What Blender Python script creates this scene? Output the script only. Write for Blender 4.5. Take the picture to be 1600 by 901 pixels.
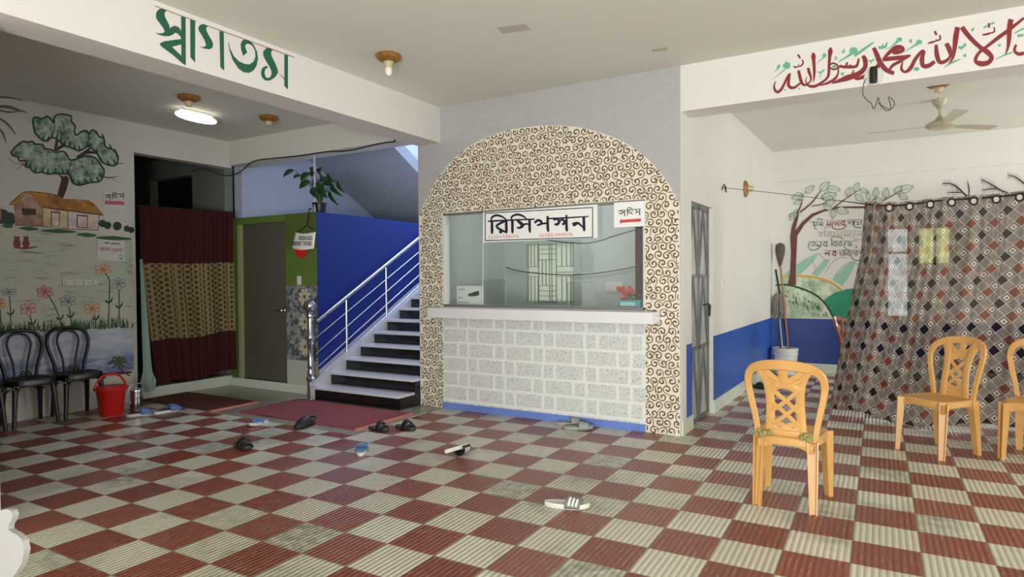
import bpy, math, random
from mathutils import Vector, Matrix
from mathutils.geometry import tessellate_polygon
random.seed(7)
S = bpy.context.scene
for o in list(bpy.data.objects): bpy.data.objects.remove(o)
PI = math.pi
# ------------------------------------------------------------------ camera
FPX, YAW, PITCH, ROLL, EYE = 998.5, -.5291, -.0164, -.0075, 1.376
_cy,_sy,_cp,_sp,_cr,_sr = math.cos(YAW),math.sin(YAW),math.cos(PITCH),math.sin(PITCH),math.cos(ROLL),math.sin(ROLL)
CF = Vector((_sy*_cp,_cy*_cp,_sp)); _r0 = Vector((_cy,-_sy,0)); _u0 = _r0.cross(CF)
CR = _r0*_cr+_u0*_sr; CU = -_r0*_sr+_u0*_cr; CC = Vector((0,0,EYE))
cam = bpy.data.cameras.new('camera'); cam.sensor_width = 36; cam.lens = FPX/1600*36; cam.clip_start = .02
camo = bpy.data.objects.new('camera', cam); S.collection.objects.link(camo); S.camera = camo
camo.matrix_world = Matrix(((CR.x,CU.x,-CF.x,0),(CR.y,CU.y,-CF.y,0),(CR.z,CU.z,-CF.z,EYE),(0,0,0,1)))
def ray(x,y): return CF+CR*((x-800)/FPX)-CU*((y-450.5)/FPX)
def onx(x,y,X): d=ray(x,y); return CC+d*(X/d.x)          # where a sight line meets the plane x = X, y = Y or z = Z
def ony(x,y,Y): d=ray(x,y); return CC+d*(Y/d.y)
def onz(x,y,Z=0.): d=ray(x,y); return CC+d*((Z-EYE)/d.z)
# ------------------------------------------------------------------ light
S.view_settings.view_transform = 'Standard'; S.view_settings.look = 'None'
S.view_settings.gamma = 1; S.view_settings.use_curve_mapping = False
S.view_settings.exposure = 0.0
W = bpy.data.worlds.new('world'); S.world = W; W.use_nodes = True
bg = W.node_tree.nodes['Background']; bg.inputs[0].default_value = (.93,.97,1,1); bg.inputs[1].default_value = 3.6
def area(name, loc, to, sx, sy, power, col=(1,1,1)):
    l = bpy.data.lights.new(name,'AREA'); l.shape='RECTANGLE'; l.size=sx; l.size_y=sy; l.energy=power; l.color=col
    o = bpy.data.objects.new(name,l); S.collection.objects.link(o); o.location = loc
    o.rotation_euler = (Vector(to)-Vector(loc)).to_track_quat('-Z','Y').to_euler(); return o
area('daylight_rear_opening', (1.5,-3.2,.7), (1.0,3,2.4), 4.2, 1.4, 480, (.98,1,.968))
area('daylight_side_opening', (5.6,7.7,1.4), (-2,7.7,1.9), 4, 2.2, 130, (.985,1,.98))
area('daylight_behind_window', (.3,10.6,1.5), (.3,8,1.2), 1.3, 1.7, 50, (1,1,.97))
area('stairwell_skylight', (-5.2,8.0,4.9), (-5.6,7.8,0), 1.6, 2.2, 125, (.36,.5,1))
area('office_fill_light', (-3.0,6.3,2.9), (-3.0,6.3,0), 1.0, .4, 15, (1,1,1))  # added fill that brightens the office; no lamp is seen there
# ------------------------------------------------------------------ materials
def lin(c): return tuple(((v/255)/12.92 if v/255<=.04045 else ((v/255+.055)/1.055)**2.4) for v in c)+(1,)
MATS = {}
class N:
    def __init__(s,m): s.t=m.node_tree; s.n=s.t.nodes; s.bs=s.n['Principled BSDF']
    def new(s,ty,**k):
        n=s.n.new(ty)
        for a,b in k.items(): setattr(n,a,b)
        return n
    def lk(s,a,b): s.t.links.new(a,b)
    def put(s,inp,v):
        if hasattr(v,'is_output'): s.lk(v,inp)
        else: inp.default_value=v
    def m(s,op,a,b=0.,c=0.):
        n=s.new('ShaderNodeMath',operation=op); s.put(n.inputs[0],a); s.put(n.inputs[1],b); s.put(n.inputs[2],c); return n.outputs[0]
    def mix(s,f,a,b):
        n=s.new('ShaderNodeMix',data_type='RGBA'); s.put(n.inputs[0],f); s.put(n.inputs[6],a); s.put(n.inputs[7],b); return n.outputs[2]
    def noise(s,vec,scale,detail=3,rough=.5):
        n=s.new('ShaderNodeTexNoise'); n.inputs['Scale'].default_value=scale; n.inputs['Detail'].default_value=detail; n.inputs['Roughness'].default_value=rough
        if vec is not None: s.lk(vec,n.inputs['Vector'])
        return n.outputs['Fac']
    def ramp(s,f,a,b):
        n=s.new('ShaderNodeMapRange'); s.put(n.inputs[0],f); n.inputs[1].default_value=a; n.inputs[2].default_value=b; return n.outputs[0]
    def pos(s): return s.new('ShaderNodeNewGeometry').outputs['Position']
    def obj(s): return s.new('ShaderNodeTexCoord').outputs['Object']
    def uv(s): return s.new('ShaderNodeTexCoord').outputs['UV']
    def xyz(s,v): n=s.new('ShaderNodeSeparateXYZ'); s.lk(v,n.inputs[0]); return n.outputs
    def vec(s,x,y,z=0.):
        n=s.new('ShaderNodeCombineXYZ'); s.put(n.inputs[0],x); s.put(n.inputs[1],y); s.put(n.inputs[2],z); return n.outputs[0]
    def scl(s,v,sc): n=s.new('ShaderNodeVectorMath',operation='MULTIPLY'); s.lk(v,n.inputs[0]); n.inputs[1].default_value=sc; return n.outputs[0]
    def bump(s,h,st,dist=.01):
        n=s.new('ShaderNodeBump'); n.inputs['Strength'].default_value=st; n.inputs['Distance'].default_value=dist; s.lk(h,n.inputs['Height']); s.lk(n.outputs[0],s.bs.inputs['Normal'])
    def col(s,v): s.put(s.bs.inputs['Base Color'],v)
def mat(name,c=(200,200,200),rough=.5,metal=0.,spec=.5,var=0.,vscale=6.,emit=None,bump=0.):
    if name in MATS: return MATS[name]
    m=bpy.data.materials.new(name); m.use_nodes=True; n=N(m); b=n.bs
    b.inputs['Base Color'].default_value=lin(c); b.inputs['Roughness'].default_value=rough; b.inputs['Metallic'].default_value=metal; b.inputs['Specular IOR Level'].default_value=spec
    if var or bump:
        f=n.noise(n.obj(),vscale,4,.6)
        if var:
            d=tuple(v*(1-var) for v in lin(c)[:3])+(1,); l=tuple(min(1,v*(1+var*.6)) for v in lin(c)[:3])+(1,)
            n.col(n.mix(n.ramp(f,.3,.7),d,l))
        if bump: n.bump(f,bump,.004)
    if emit: b.inputs['Emission Color'].default_value=lin(emit[0]); b.inputs['Emission Strength'].default_value=emit[1]
    MATS[name]=m; return m
def newmat(name):
    m=bpy.data.materials.new(name); m.use_nodes=True; MATS[name]=m; return m,N(m)
M_white=mat('white_plaster',(214,211,203),.6,spec=.25,var=.03,vscale=1.5)
M_ceil=mat('ceiling_plaster',(222,221,211),.75,spec=.1,var=.03,vscale=.7)
M_beam=mat('beam_plaster',(222,218,213),.6,spec=.2,var=.02,vscale=1.2)
M_sky=mat('pale_blue_stairwell_wall',(178,186,208),.6,var=.03)  # even pale blue for the stairwell walls
M_base=mat('pale_green_skirting_tile',(206,214,198),.3,var=.06,vscale=5)
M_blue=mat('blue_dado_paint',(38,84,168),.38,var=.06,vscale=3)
M_navy=mat('deep_blue_paint',(12,38,122),.5,var=.05,vscale=2)
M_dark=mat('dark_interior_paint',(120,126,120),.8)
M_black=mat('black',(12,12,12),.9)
# tiled floor
M_floor,n=newmat('checkered_ribbed_tiles')
p=n.xyz(n.pos()); th=.008; T=.3
dx=n.m('ADD',p[0],1.9412); dy=n.m('ADD',p[1],-3.1216)
c=n.m('DIVIDE',n.m('ADD',n.m('MULTIPLY',dx,math.cos(th)),n.m('MULTIPLY',dy,math.sin(th))),T)
r=n.m('DIVIDE',n.m('ADD',n.m('MULTIPLY',dx,-math.sin(th)),n.m('MULTIPLY',dy,math.cos(th))),T)
ci=n.m('FLOOR',c); ri=n.m('FLOOR',r); cf=n.m('SUBTRACT',c,ci); rf=n.m('SUBTRACT',r,ri)
odd=n.m('ABSOLUTE',n.m('MODULO',n.m('ADD',ci,ri),2.))
wn=n.new('ShaderNodeTexWhiteNoise'); n.lk(n.vec(ci,ri),wn.inputs[0]); tile_rnd=wn.outputs[0]
big=n.noise(n.pos(),.9,4,.6); fine=n.noise(n.pos(),14,4,.65)
cream=n.mix(tile_rnd,lin((206,201,182)),lin((226,222,206)))
red=n.mix(tile_rnd,lin((128,66,52)),lin((152,84,70)))
base=n.mix(odd,cream,red)
# green-grey grime that has settled on some of the pale tiles
grime=n.m('MULTIPLY',n.m('MULTIPLY',n.ramp(n.m('ADD',big,n.m('MULTIPLY',tile_rnd,.25)),.60,.80),n.ramp(fine,.25,.6)),n.m('SUBTRACT',.8,n.m('MULTIPLY',odd,.55)))
base=n.mix(grime,base,lin((112,112,92)))
rib=n.m('MULTIPLY_ADD',n.m('COSINE',n.m('MULTIPLY',c,2*PI*10)),.5,.5)
ribzone=n.ramp(n.m('ADD',n.m('ADD',p[0],n.m('MULTIPLY',p[1],-.16)),n.m('MULTIPLY',big,.5)),-4.55,-4.25)
dirt=n.m('MULTIPLY',n.m('MULTIPLY',n.ramp(rib,.62,1.),ribzone),n.m('MULTIPLY_ADD',fine,.5,.22))
base=n.mix(dirt,base,n.mix(odd,lin((110,104,88)),lin((80,38,30))))
worn=n.m('MULTIPLY',n.m('MULTIPLY',n.ramp(rib,.25,.02),n.ramp(fine,.50,.62)),n.m('MULTIPLY',n.m('MULTIPLY',ribzone,odd),.55))
base=n.mix(worn,base,lin((190,160,146)))
edge=n.m('MINIMUM',n.m('MINIMUM',cf,n.m('SUBTRACT',1.,cf)),n.m('MINIMUM',rf,n.m('SUBTRACT',1.,rf)))
gr=n.ramp(edge,.022,.010)
base=n.mix(n.m('MULTIPLY',gr,.55),base,lin((124,112,98)))
n.col(base)
n.put(n.bs.inputs['Roughness'],n.m('MULTIPLY_ADD',fine,.25,.20)); n.bs.inputs['Specular IOR Level'].default_value=.5
h=n.m('SUBTRACT',n.m('MULTIPLY',n.m('SUBTRACT',1.,rib),ribzone),n.m('MULTIPLY',gr,.5)); n.bump(h,.55,.006)
M_mosaic=mat('grey_mosaic_floor',(150,146,132),.25,var=.12,vscale=30)
# grey wall tile
M_gtile,n=newmat('grey_marbled_wall_tile')
p=n.pos(); f=n.noise(n.scl(p,(2.2,1,5)),2.2,6,.62); v=n.ramp(n.m('ABSOLUTE',n.m('SUBTRACT',f,.5)),.0,.03)
n.col(n.mix(n.m('MULTIPLY_ADD',v,.6,.4),lin((182,181,182)),n.mix(n.noise(p,1.3),lin((170,169,170)),lin((174,173,174))))); n.bs.inputs['Roughness'].default_value=.35
M_cream=mat('cream_scroll_tile',(228,220,204),.28,var=.04,vscale=9)
M_scroll=mat('brown_scroll_print',(98,74,44),.35,var=.2,vscale=20)
# speckled brick-pattern tile
M_dado,n=newmat('speckled_brick_pattern_tile')
p=n.xyz(n.pos()); x=n.m('ADD',p[0],4.05); z=n.m('SUBTRACT',p[2],.09); row=n.m('FLOOR',n.m('DIVIDE',z,.152)); zf=n.m('SUBTRACT',n.m('DIVIDE',z,.152),row)
xs=n.m('ADD',n.m('DIVIDE',x,.44),n.m('MULTIPLY',n.m('MODULO',row,2.),.26)); xf=n.m('FRACT',xs)
wide=n.m('MULTIPLY',n.m('GREATER_THAN',xf,.03),n.m('LESS_THAN',xf,.66)); nar=n.m('MULTIPLY',n.m('GREATER_THAN',xf,.73),n.m('LESS_THAN',xf,.96))
inb=n.m('MULTIPLY',n.m('ADD',wide,nar),n.m('MULTIPLY',n.m('GREATER_THAN',zf,.12),n.m('LESS_THAN',zf,.95)))
sp=n.noise(n.pos(),70,2,.7); spk=n.ramp(sp,.52,.72)
n.col(n.mix(inb,lin((226,228,224)),n.mix(spk,lin((212,214,211)),lin((128,132,136))))); n.bs.inputs['Roughness'].default_value=.3
M_skirt=mat('periwinkle_skirting_tile',(108,134,204),.3,var=.08,vscale=6)
# floral tiles beside the grey door
M_floral,n=newmat('floral_print_wall_tile')
p=n.xyz(n.pos()); f=n.noise(n.pos(),11,5,.7); cz=n.m('FRACT',n.m('DIVIDE',n.m('SUBTRACT',p[2],.42),.3)); fx=n.m('SUBTRACT',p[0],-6.02); fz=n.m('MULTIPLY',n.m('SUBTRACT',cz,.5),.3)
rr=n.m('SQRT',n.m('ADD',n.m('MULTIPLY',fx,fx),n.m('MULTIPLY',fz,fz))); ang=n.m('ARCTAN2',fz,fx)
pet=n.m('LESS_THAN',rr,n.m('MULTIPLY_ADD',n.m('ABSOLUTE',n.m('SINE',n.m('MULTIPLY',ang,4.))),.045,.06)); core=n.m('LESS_THAN',rr,.02)
b0=n.mix(n.ramp(f,.46,.56),lin((150,152,150)),lin((74,78,88))); b0=n.mix(pet,b0,n.mix(n.ramp(rr,0.,.1),lin((176,160,128)),lin((206,200,182)))); n.col(n.mix(core,b0,lin((96,70,40)))); n.bs.inputs['Roughness'].default_value=.3
M_green=mat('moss_green_wall_tile',(86,102,50),.35,var=.1,vscale=2)
M_green2=mat('leaf_green_wall_tile',(98,122,58),.35,var=.08,vscale=3)
M_lgtile=mat('pale_grey_tile',(186,186,176),.35,var=.05)
M_doorgrey=mat('olive_grey_door_panel',(86,84,72),.55,var=.05)
M_steel=mat('brushed_steel',(200,202,208),.22,1.)
M_chrome=mat('stainless_steel',(205,207,212),.14,1.)
M_tan=mat('tan_plastic',(200,152,88),.42,var=.08,vscale=9)
M_foam=mat('torn_foam_padding',(150,140,84),.95,var=.35,vscale=60,bump=.6)
M_blackpl=mat('black_plastic',(16,17,18),.3)
M_seatdust=mat('dusty_black_seat',(74,66,50),.55,var=.3,vscale=12)
M_whitepl=mat('white_plastic',(226,224,222),.3)
M_brownpl=mat('brown_plastic',(128,72,44),.22)
M_red=mat('red_plastic',(204,36,32),.3)
M_rug=mat('red_carpet',(134,62,64),.95,var=.2,vscale=40,bump=.4)
M_rug2=mat('maroon_carpet',(92,42,34),.95,var=.2,vscale=40,bump=.4)
M_coral=mat('coral_binding',(206,130,112),.9)
M_brass=mat('antique_brass',(150,104,48),.4,.25,var=.4,vscale=40)
M_bulb=mat('frosted_bulb_glass',(236,230,214),.15)
M_cable=mat('black_cable',(20,18,18),.6)
M_paper=mat('white_paper',(236,236,234),.6)
M_ink=mat('black_ink',(18,18,40),.6)
M_ink2=mat('faded_black_ink',(52,52,54),.7)
M_redink=mat('red_ink',(204,70,66),.6)
M_pinkink=mat('pink_ink',(196,96,116),.6)
M_dgreen=mat('painted_dark_green',(26,92,66),.55,var=.12,vscale=6)
M_maroon=mat('painted_dark_red',(126,20,24),.5,var=.08)
M_sage=mat('painted_sea_green',(96,168,138),.55,var=.1)
M_galv,n=newmat('galvanised_steel_sheet'); p=n.pos(); f=n.noise(n.scl(p,(1,2,3)),2,3,.5); n.col(n.mix(n.ramp(f,.3,.7),lin((160,162,158)),lin((182,184,181)))); n.bs.inputs['Metallic'].default_value=.2
M_galv2=mat('shaded_steel_strip',(112,114,110),.5,.3,var=.15); n.bs.inputs['Roughness'].default_value=.45  # darker copy of the door steel, shading lines put into its colour
M_glass=bpy.data.materials.new('clear_window_glass'); M_glass.use_nodes=True
t=M_glass.node_tree; t.nodes.clear(); o=t.nodes.new('ShaderNodeOutputMaterial'); a=t.nodes.new('ShaderNodeBsdfTransparent'); a.inputs[0].default_value=(.95,.97,.96,1); g=t.nodes.new('ShaderNodeBsdfGlossy'); g.inputs['Roughness'].default_value=.03; x=t.nodes.new('ShaderNodeMixShader'); x.inputs[0].default_value=.07
t.links.new(a.outputs[0],x.inputs[1]); t.links.new(g.outputs[0],x.inputs[2]); t.links.new(x.outputs[0],o.inputs[0])
def cloth_mat(name,colour_fn,trans=.3,clear=0.,rough=.9):
    m,n=newmat(name); c=colour_fn(n); n.col(c); n.bs.inputs['Roughness'].default_value=rough; n.bs.inputs['Specular IOR Level'].default_value=.15
    tr=n.new('ShaderNodeBsdfTranslucent'); n.put(tr.inputs[0],c); mx=n.new('ShaderNodeMixShader'); mx.inputs[0].default_value=trans
    n.lk(n.bs.outputs[0],mx.inputs[1]); n.lk(tr.outputs[0],mx.inputs[2]); out=n.n['Material Output']; last=mx.outputs[0]
    if clear:
        tp=n.new('ShaderNodeBsdfTransparent'); m2=n.new('ShaderNodeMixShader'); m2.inputs[0].default_value=clear; n.lk(last,m2.inputs[1]); n.lk(tp.outputs[0],m2.inputs[2]); last=m2.outputs[0]
    n.lk(last,out.inputs[0]); return m
# ------------------------------------------------------------------ mesh builder
class MB:
    def __init__(s): s.v=[]; s.f=[]; s.mi=[]; s.mats=[]; s.uvs={}
    def m(s,mt):
        if mt not in s.mats: s.mats.append(mt)
        return s.mats.index(mt)
    def add(s,vs,fs,mt,uv=None):
        b=len(s.v); s.v+=[Vector(v) for v in vs]; k=s.m(mt)
        for f in fs: s.f.append([b+i for i in f]); s.mi.append(k)
        if uv:
            for i,u in enumerate(uv): s.uvs[b+i]=u
        return s
    def box(s,a,b,mt,bev=0.):
        x0,y0,z0=[min(a[i],b[i]) for i in range(3)]; x1,y1,z1=[max(a[i],b[i]) for i in range(3)]
        if bev:
            return s.rbox(((x0+x1)/2,(y0+y1)/2,(z0+z1)/2),(x1-x0,y1-y0,z1-z0),bev,mt)
        vs=[(x,y,z) for z in (z0,z1) for y in (y0,y1) for x in (x0,x1)]
        return s.add(vs,[(0,2,3,1),(4,5,7,6),(0,1,5,4),(2,6,7,3),(0,4,6,2),(1,3,7,5)],mt)
    def rbox(s,c,d,r,mt):
        pts=rrect(d[0],d[1],min(r,d[0]*.49,d[1]*.49),4); z0,z1=c[2]-d[2]/2,c[2]+d[2]/2; q=min(r,d[2]*.45)*.6
        rings=[(z0,q),(z0+q,0),(z1-q,0),(z1,q)]
        R=[[Vector((c[0]+p[0]*(1-2*i/d[0]),c[1]+p[1]*(1-2*i/d[1]),z)) for p in pts] for z,i in rings]
        return s.rings(R,mt,True,True)
    def rings(s,R,mt,cap0=False,cap1=False,closed=True):
        k=len(R[0]); vs=[p for r in R for p in r]; fs=[]
        for i in range(len(R)-1):
            for j in range(k if closed else k-1):
                j2=(j+1)%k; fs.append((i*k+j,i*k+j2,(i+1)*k+j2,(i+1)*k+j))
        if cap0: fs.append(tuple(range(k-1,-1,-1)))
        if cap1: fs.append(tuple((len(R)-1)*k+j for j in range(k)))
        return s.add(vs,fs,mt)
    def lathe(s,prof,c,mt,seg=24,axis='z',caps=True):
        R=[]
        for r,h in prof:
            ring=[]
            for i in range(seg):
                a=2*PI*i/seg; x,y=r*math.cos(a),r*math.sin(a)
                v=(x,y,h) if axis=='z' else ((h,x,y) if axis=='x' else (x,-h,y))
                ring.append(Vector(c)+Vector(v))
            R.append(ring)
        return s.rings(R,mt,caps,caps)
    def tube(s,pts,r,mt,seg=8,smooth=0,closed=False):
        pts=[Vector(p) for p in pts]
        rs=list(r) if isinstance(r,(list,tuple)) else [r]*len(pts)
        if smooth: pts,rs=catmull(pts,rs,smooth,closed)
        R=[]; up=None; n=len(pts)
        for i,p in enumerate(pts):
            if closed: t=(pts[(i+1)%n]-pts[i-1]).normalized()
            else: t=(pts[min(i+1,n-1)]-pts[max(i-1,0)]).normalized()
            if up is None:
                up=Vector((0,0,1)) if abs(t.z)<.9 else Vector((1,0,0))
            a=t.cross(up).normalized(); up=a.cross(t).normalized()
            R.append([p+(a*math.cos(2*PI*k/seg)+up*math.sin(2*PI*k/seg))*rs[i] for k in range(seg)])
        if closed: R.append(R[0])
        return s.rings(R,mt,not closed,not closed)
    def bar(s,pts,w,t,nrm,mt,smooth=0):
        """flat bar of width w and thickness t swept along pts; nrm is the thickness direction"""
        pts=[Vector(p) for p in pts]; ws=list(w) if isinstance(w,(list,tuple)) else [w]*len(pts)
        if smooth: pts,ws=catmull(pts,ws,smooth)
        R=[]; n=len(pts)
        for i,p in enumerate(pts):
            d=(pts[min(i+1,n-1)]-pts[max(i-1,0)]).normalized(); nn=nrm[i] if isinstance(nrm,list) else Vector(nrm)
            nn=(nn-d*nn.dot(d)).normalized(); a=d.cross(nn)*(ws[i]/2); b=nn*(t/2); q=a*.75; e=b*.4
            R.append([p+a+e,p+q+b,p-q+b,p-a+e,p-a-e,p-q-b,p+q-b,p+a-e])
        return s.rings(R,mt,True,True)
    def prism(s,outline,fn0,fn1,mt,mtside=None):
        """closed outline (2-D) lifted by two functions to a solid"""
        n=len(outline); a=[Vector(fn0(*p)) for p in outline]; b=[Vector(fn1(*p)) for p in outline]
        tri=tessellate_polygon([[Vector((p[0],p[1],0)) for p in outline]])
        s.add(a,[tuple(t) for t in tri],mt); s.add(b,[tuple(t) for t in tri],mt)
        return s.add(a+b,[(i,(i+1)%n,n+(i+1)%n,n+i) for i in range(n)],mtside or mt)
    def surf(s,fn,nu,nv,mt,uvs=(1,1),thick=0.):
        vs=[];uv=[]
        for j in range(nv+1):
            for i in range(nu+1):
                vs.append(Vector(fn(i/nu,j/nv))); uv.append((i/nu*uvs[0],j/nv*uvs[1]))
        fs=[(j*(nu+1)+i,j*(nu+1)+i+1,(j+1)*(nu+1)+i+1,(j+1)*(nu+1)+i) for j in range(nv) for i in range(nu)]
        return s.add(vs,fs,mt,uv)
    def text(s,body,size,fn,mt):
        """lettering in the built-in font, laid on a surface by fn(x, y)"""
        c=bpy.data.curves.new('t','FONT'); c.body=body; c.size=size; c.align_x='CENTER'; o=bpy.data.objects.new('t',c); S.collection.objects.link(o)
        dg=bpy.context.evaluated_depsgraph_get(); me=bpy.data.meshes.new_from_object(o.evaluated_get(dg))
        s.add([fn(v.co.x,v.co.y) for v in me.vertices],[tuple(p.vertices) for p in me.polygons],mt)
        bpy.data.objects.remove(o); bpy.data.curves.remove(c); bpy.data.meshes.remove(me); return s
    def build(s,name,parent=None,smooth=35,solid=0.,loc=None):
        me=bpy.data.meshes.new(name); me.from_pydata([tuple(v) for v in s.v],[],s.f)
        for m in s.mats: me.materials.append(m)
        for p,k in zip(me.polygons,s.mi): p.material_index=k
        if s.uvs:
            l=me.uv_layers.new(name='UVMap')
            for lp in me.loops: l.data[lp.index].uv=s.uvs.get(lp.vertex_index,(0,0))
        me.validate()
        if smooth:
            for p in me.polygons: p.use_smooth=True
            me.set_sharp_from_angle(angle=math.radians(smooth))
        o=bpy.data.objects.new(name,me); S.collection.objects.link(o)
        if parent: o.parent=parent
        if loc: o.location=loc
        if solid:
            md=o.modifiers.new('thickness','SOLIDIFY'); md.thickness=solid; md.offset=0
        return o
def rrect(w,d,r,k=4):
    o=[]
    for cx,cy,a0 in ((w/2-r,d/2-r,0),(-w/2+r,d/2-r,90),(-w/2+r,-d/2+r,180),(w/2-r,-d/2+r,270)):
        for i in range(k+1): a=math.radians(a0+90*i/k); o.append((cx+r*math.cos(a),cy+r*math.sin(a)))
    return o
def catmull(P,ws=None,k=4,closed=False):
    n=len(P); out=[]; wo=[]; ws=ws or [0]*n
    for i in range(n if closed else n-1):
        if closed: a,b,c,d=P[i-1],P[i],P[(i+1)%n],P[(i+2)%n]
        else: a,b,c,d=P[max(i-1,0)],P[i],P[i+1],P[min(i+2,n-1)]
        for j in range(k):
            t=j/k; out.append(.5*((2*b)+(c-a)*t+(2*a-5*b+4*c-d)*t*t+(3*b-a-3*c+d)*t**3)); wo.append(ws[i]*(1-t)+ws[(i+1)%n]*t)
    if not closed: out.append(P[-1]); wo.append(ws[-1])
    return out,wo
class Paint:
    """flat painted shapes on a wall; fn(px, py) gives the point of the wall, nrm its outward side"""
    def __init__(s,mb,fn,nrm,ox=0,oy=0,sc=1.,lift=.0012): s.mb=mb; s.fn=fn; s.n=Vector(nrm); s.o=(ox,oy); s.sc=sc; s.lift=lift; s.k=0
    def at(s,x,y,L): return s.fn(s.o[0]+x/s.sc,s.o[1]+y/s.sc)+s.n*(s.lift*L)
    def poly(s,pts,mt,L=1,smooth=0):
        s.k+=1; L=L+(s.k%24)*.03
        if smooth: pts=[(p.x,p.y) for p in catmull([Vector((a,b,0)) for a,b in pts],None,smooth,True)[0]]
        tri=tessellate_polygon([[Vector((a,b,0)) for a,b in pts]])
        s.mb.add([s.at(a,b,L) for a,b in pts],[tuple(t) for t in tri],mt); return s
    def stroke(s,pts,mt,L=1,w=None,k=4):
        s.k+=1; L0=L; L=L+(s.k%24)*.03
        pts=[(q if len(q)==3 else (q[0],q[1],w)) for q in pts]
        if len(pts)==1: return s.dot(pts[0][0],pts[0][1],pts[0][2]/2,mt,L0)
        P,ws=catmull([Vector((q[0],q[1],0)) for q in pts],[q[2] for q in pts],k if len(pts)>2 else 1)
        vs=[]; n=len(P)
        for i,p in enumerate(P):
            d=(P[min(i+1,n-1)]-P[max(i-1,0)]); d=d.normalized() if d.length>1e-9 else Vector((1,0,0)); q=Vector((-d.y,d.x,0))*(ws[i]/2)
            e=L+.1*i/n; vs+=[s.at(p.x+q.x,p.y+q.y,e),s.at(p.x-q.x,p.y-q.y,e)]
        s.mb.add(vs,[(2*i,2*i+1,2*i+3,2*i+2) for i in range(n-1)],mt); return s
    def dot(s,x,y,r,mt,L=1,ry=None): return s.poly([(x+r*math.cos(a*PI/6),y+(ry or r)*math.sin(a*PI/6)) for a in range(12)],mt,L)
def thing(name,label,cat,loc=(0,0,0),rz=0.,group=None):
    o=bpy.data.objects.new(name,None); S.collection.objects.link(o); o.location=loc; o.rotation_euler=(0,0,rz); o.empty_display_size=.1
    return tag(o,label,cat,group)
def tag(o,label,cat,group=None):
    o['label']=label; o['category']=cat
    if group: o['group']=group
    return o
def struct(o): o['kind']='structure'; return o
def dup(root,loc,rz,label,group=None,scale=None):
    r=root.copy(); S.collection.objects.link(r); r.location=loc; r.rotation_euler=(0,0,rz); r['label']=label
    if group: r['group']=group
    for ch in list(root.children):
        c=ch.copy(); S.collection.objects.link(c); c.parent=r
        for g in ch.children: d=g.copy(); S.collection.objects.link(d); d.parent=c
    return r

# ================================================================== THE ROOM
XL,XB0,XB1,XK0,XK1,YK,ZC,ZB=-7.4,-4.37,-4.07,-4.37,-1.52,5.48,3.18,2.79
YB=10.0; XRF=-1.42                       # far wall of the right-hand room; its left wall runs slightly askew
def xr(y): return XK1+(XRF-XK1)*(y-YK)/(YB-YK)
fl=MB(); fl.add([(-10.6,-4,0),(6,-4,0),(6,YB+.2,0),(-10.6,YB+.2,0)],[(0,1,2,3)],M_floor)
floor=struct(fl.build('floor',smooth=0))
MB().box((XL,4.14,0),(-4.08,5.47,.006),M_mosaic).build('mosaic_strip',floor,0)['label']='plain grey polished strip of floor before the staircase'
ce=MB(); ce.box((-9.2,-4,ZC),(6,5.5,ZC+.15),M_ceil).box((-4.37,5.5,ZC),(6,YB+.2,ZC+.15),M_ceil)
ceil=struct(ce.build('ceiling',smooth=0))
pt=MB(); P=Paint(pt,lambda x,y:onz(x,y,ZC),(0,0,-1)); P.poly([(776,43),(820,37),(830,46),(785,53)],mat('ceiling_patch',(190,182,172),.9),1); P.poly([(1018,77),(1042,74),(1044,78),(1020,81)],MATS['ceiling_patch'],1)
pt.build('plaster_patch',ceil,0)
# beams
b=MB().box((XB0,-4,ZB+.02),(XB1,5.48,ZC),M_beam); beamL=struct(b.build('trim_1',smooth=0))
b=MB().box((XK1,YK,ZB),(6,YK+.27,ZC),M_beam); beamR=struct(b.build('trim_2',smooth=0))
b=MB().box((XL,5.36,2.87),(XB0,5.62,ZC),M_white); beamS=struct(b.build('trim_3',smooth=0))
b=MB().box((XRF-.1,YB-.02,2.74),(6,YB,ZC),M_white); struct(b.build('trim_4',smooth=0))
# left wall with the curtained opening
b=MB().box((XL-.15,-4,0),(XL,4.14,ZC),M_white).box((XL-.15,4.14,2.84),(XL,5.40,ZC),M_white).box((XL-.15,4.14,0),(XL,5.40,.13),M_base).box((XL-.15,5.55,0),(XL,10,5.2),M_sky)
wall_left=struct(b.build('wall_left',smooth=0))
b=MB().box((6,-4,0),(6.15,5.9,ZC),M_white); struct(b.build('wall_far_right',smooth=0))
b=MB().box((-4.3,-4.15,0),(-.8,-4,ZC),M_white).box((3.8,-4.15,0),(6,-4,ZC),M_white).box((-4.37,-4.15,0),(-4.22,1.6,ZB),M_white).box((-7.4,-1.2,0),(-4.37,-1.05,ZC),M_white); struct(b.build('wall_rear_and_light_blocker',smooth=0))  # rear walls, plus an unseen partition added to keep the left bay dark
# dark passage behind the opening
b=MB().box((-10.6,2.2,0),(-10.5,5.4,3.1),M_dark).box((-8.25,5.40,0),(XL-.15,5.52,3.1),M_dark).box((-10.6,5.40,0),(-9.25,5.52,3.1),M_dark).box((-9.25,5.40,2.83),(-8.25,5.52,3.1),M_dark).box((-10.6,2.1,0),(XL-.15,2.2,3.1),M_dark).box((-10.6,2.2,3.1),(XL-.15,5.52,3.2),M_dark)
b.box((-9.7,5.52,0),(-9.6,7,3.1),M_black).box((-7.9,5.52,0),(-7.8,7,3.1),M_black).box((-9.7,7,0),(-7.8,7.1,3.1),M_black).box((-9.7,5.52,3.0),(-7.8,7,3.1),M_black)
struct(b.build('wall_passage',smooth=0))
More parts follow.
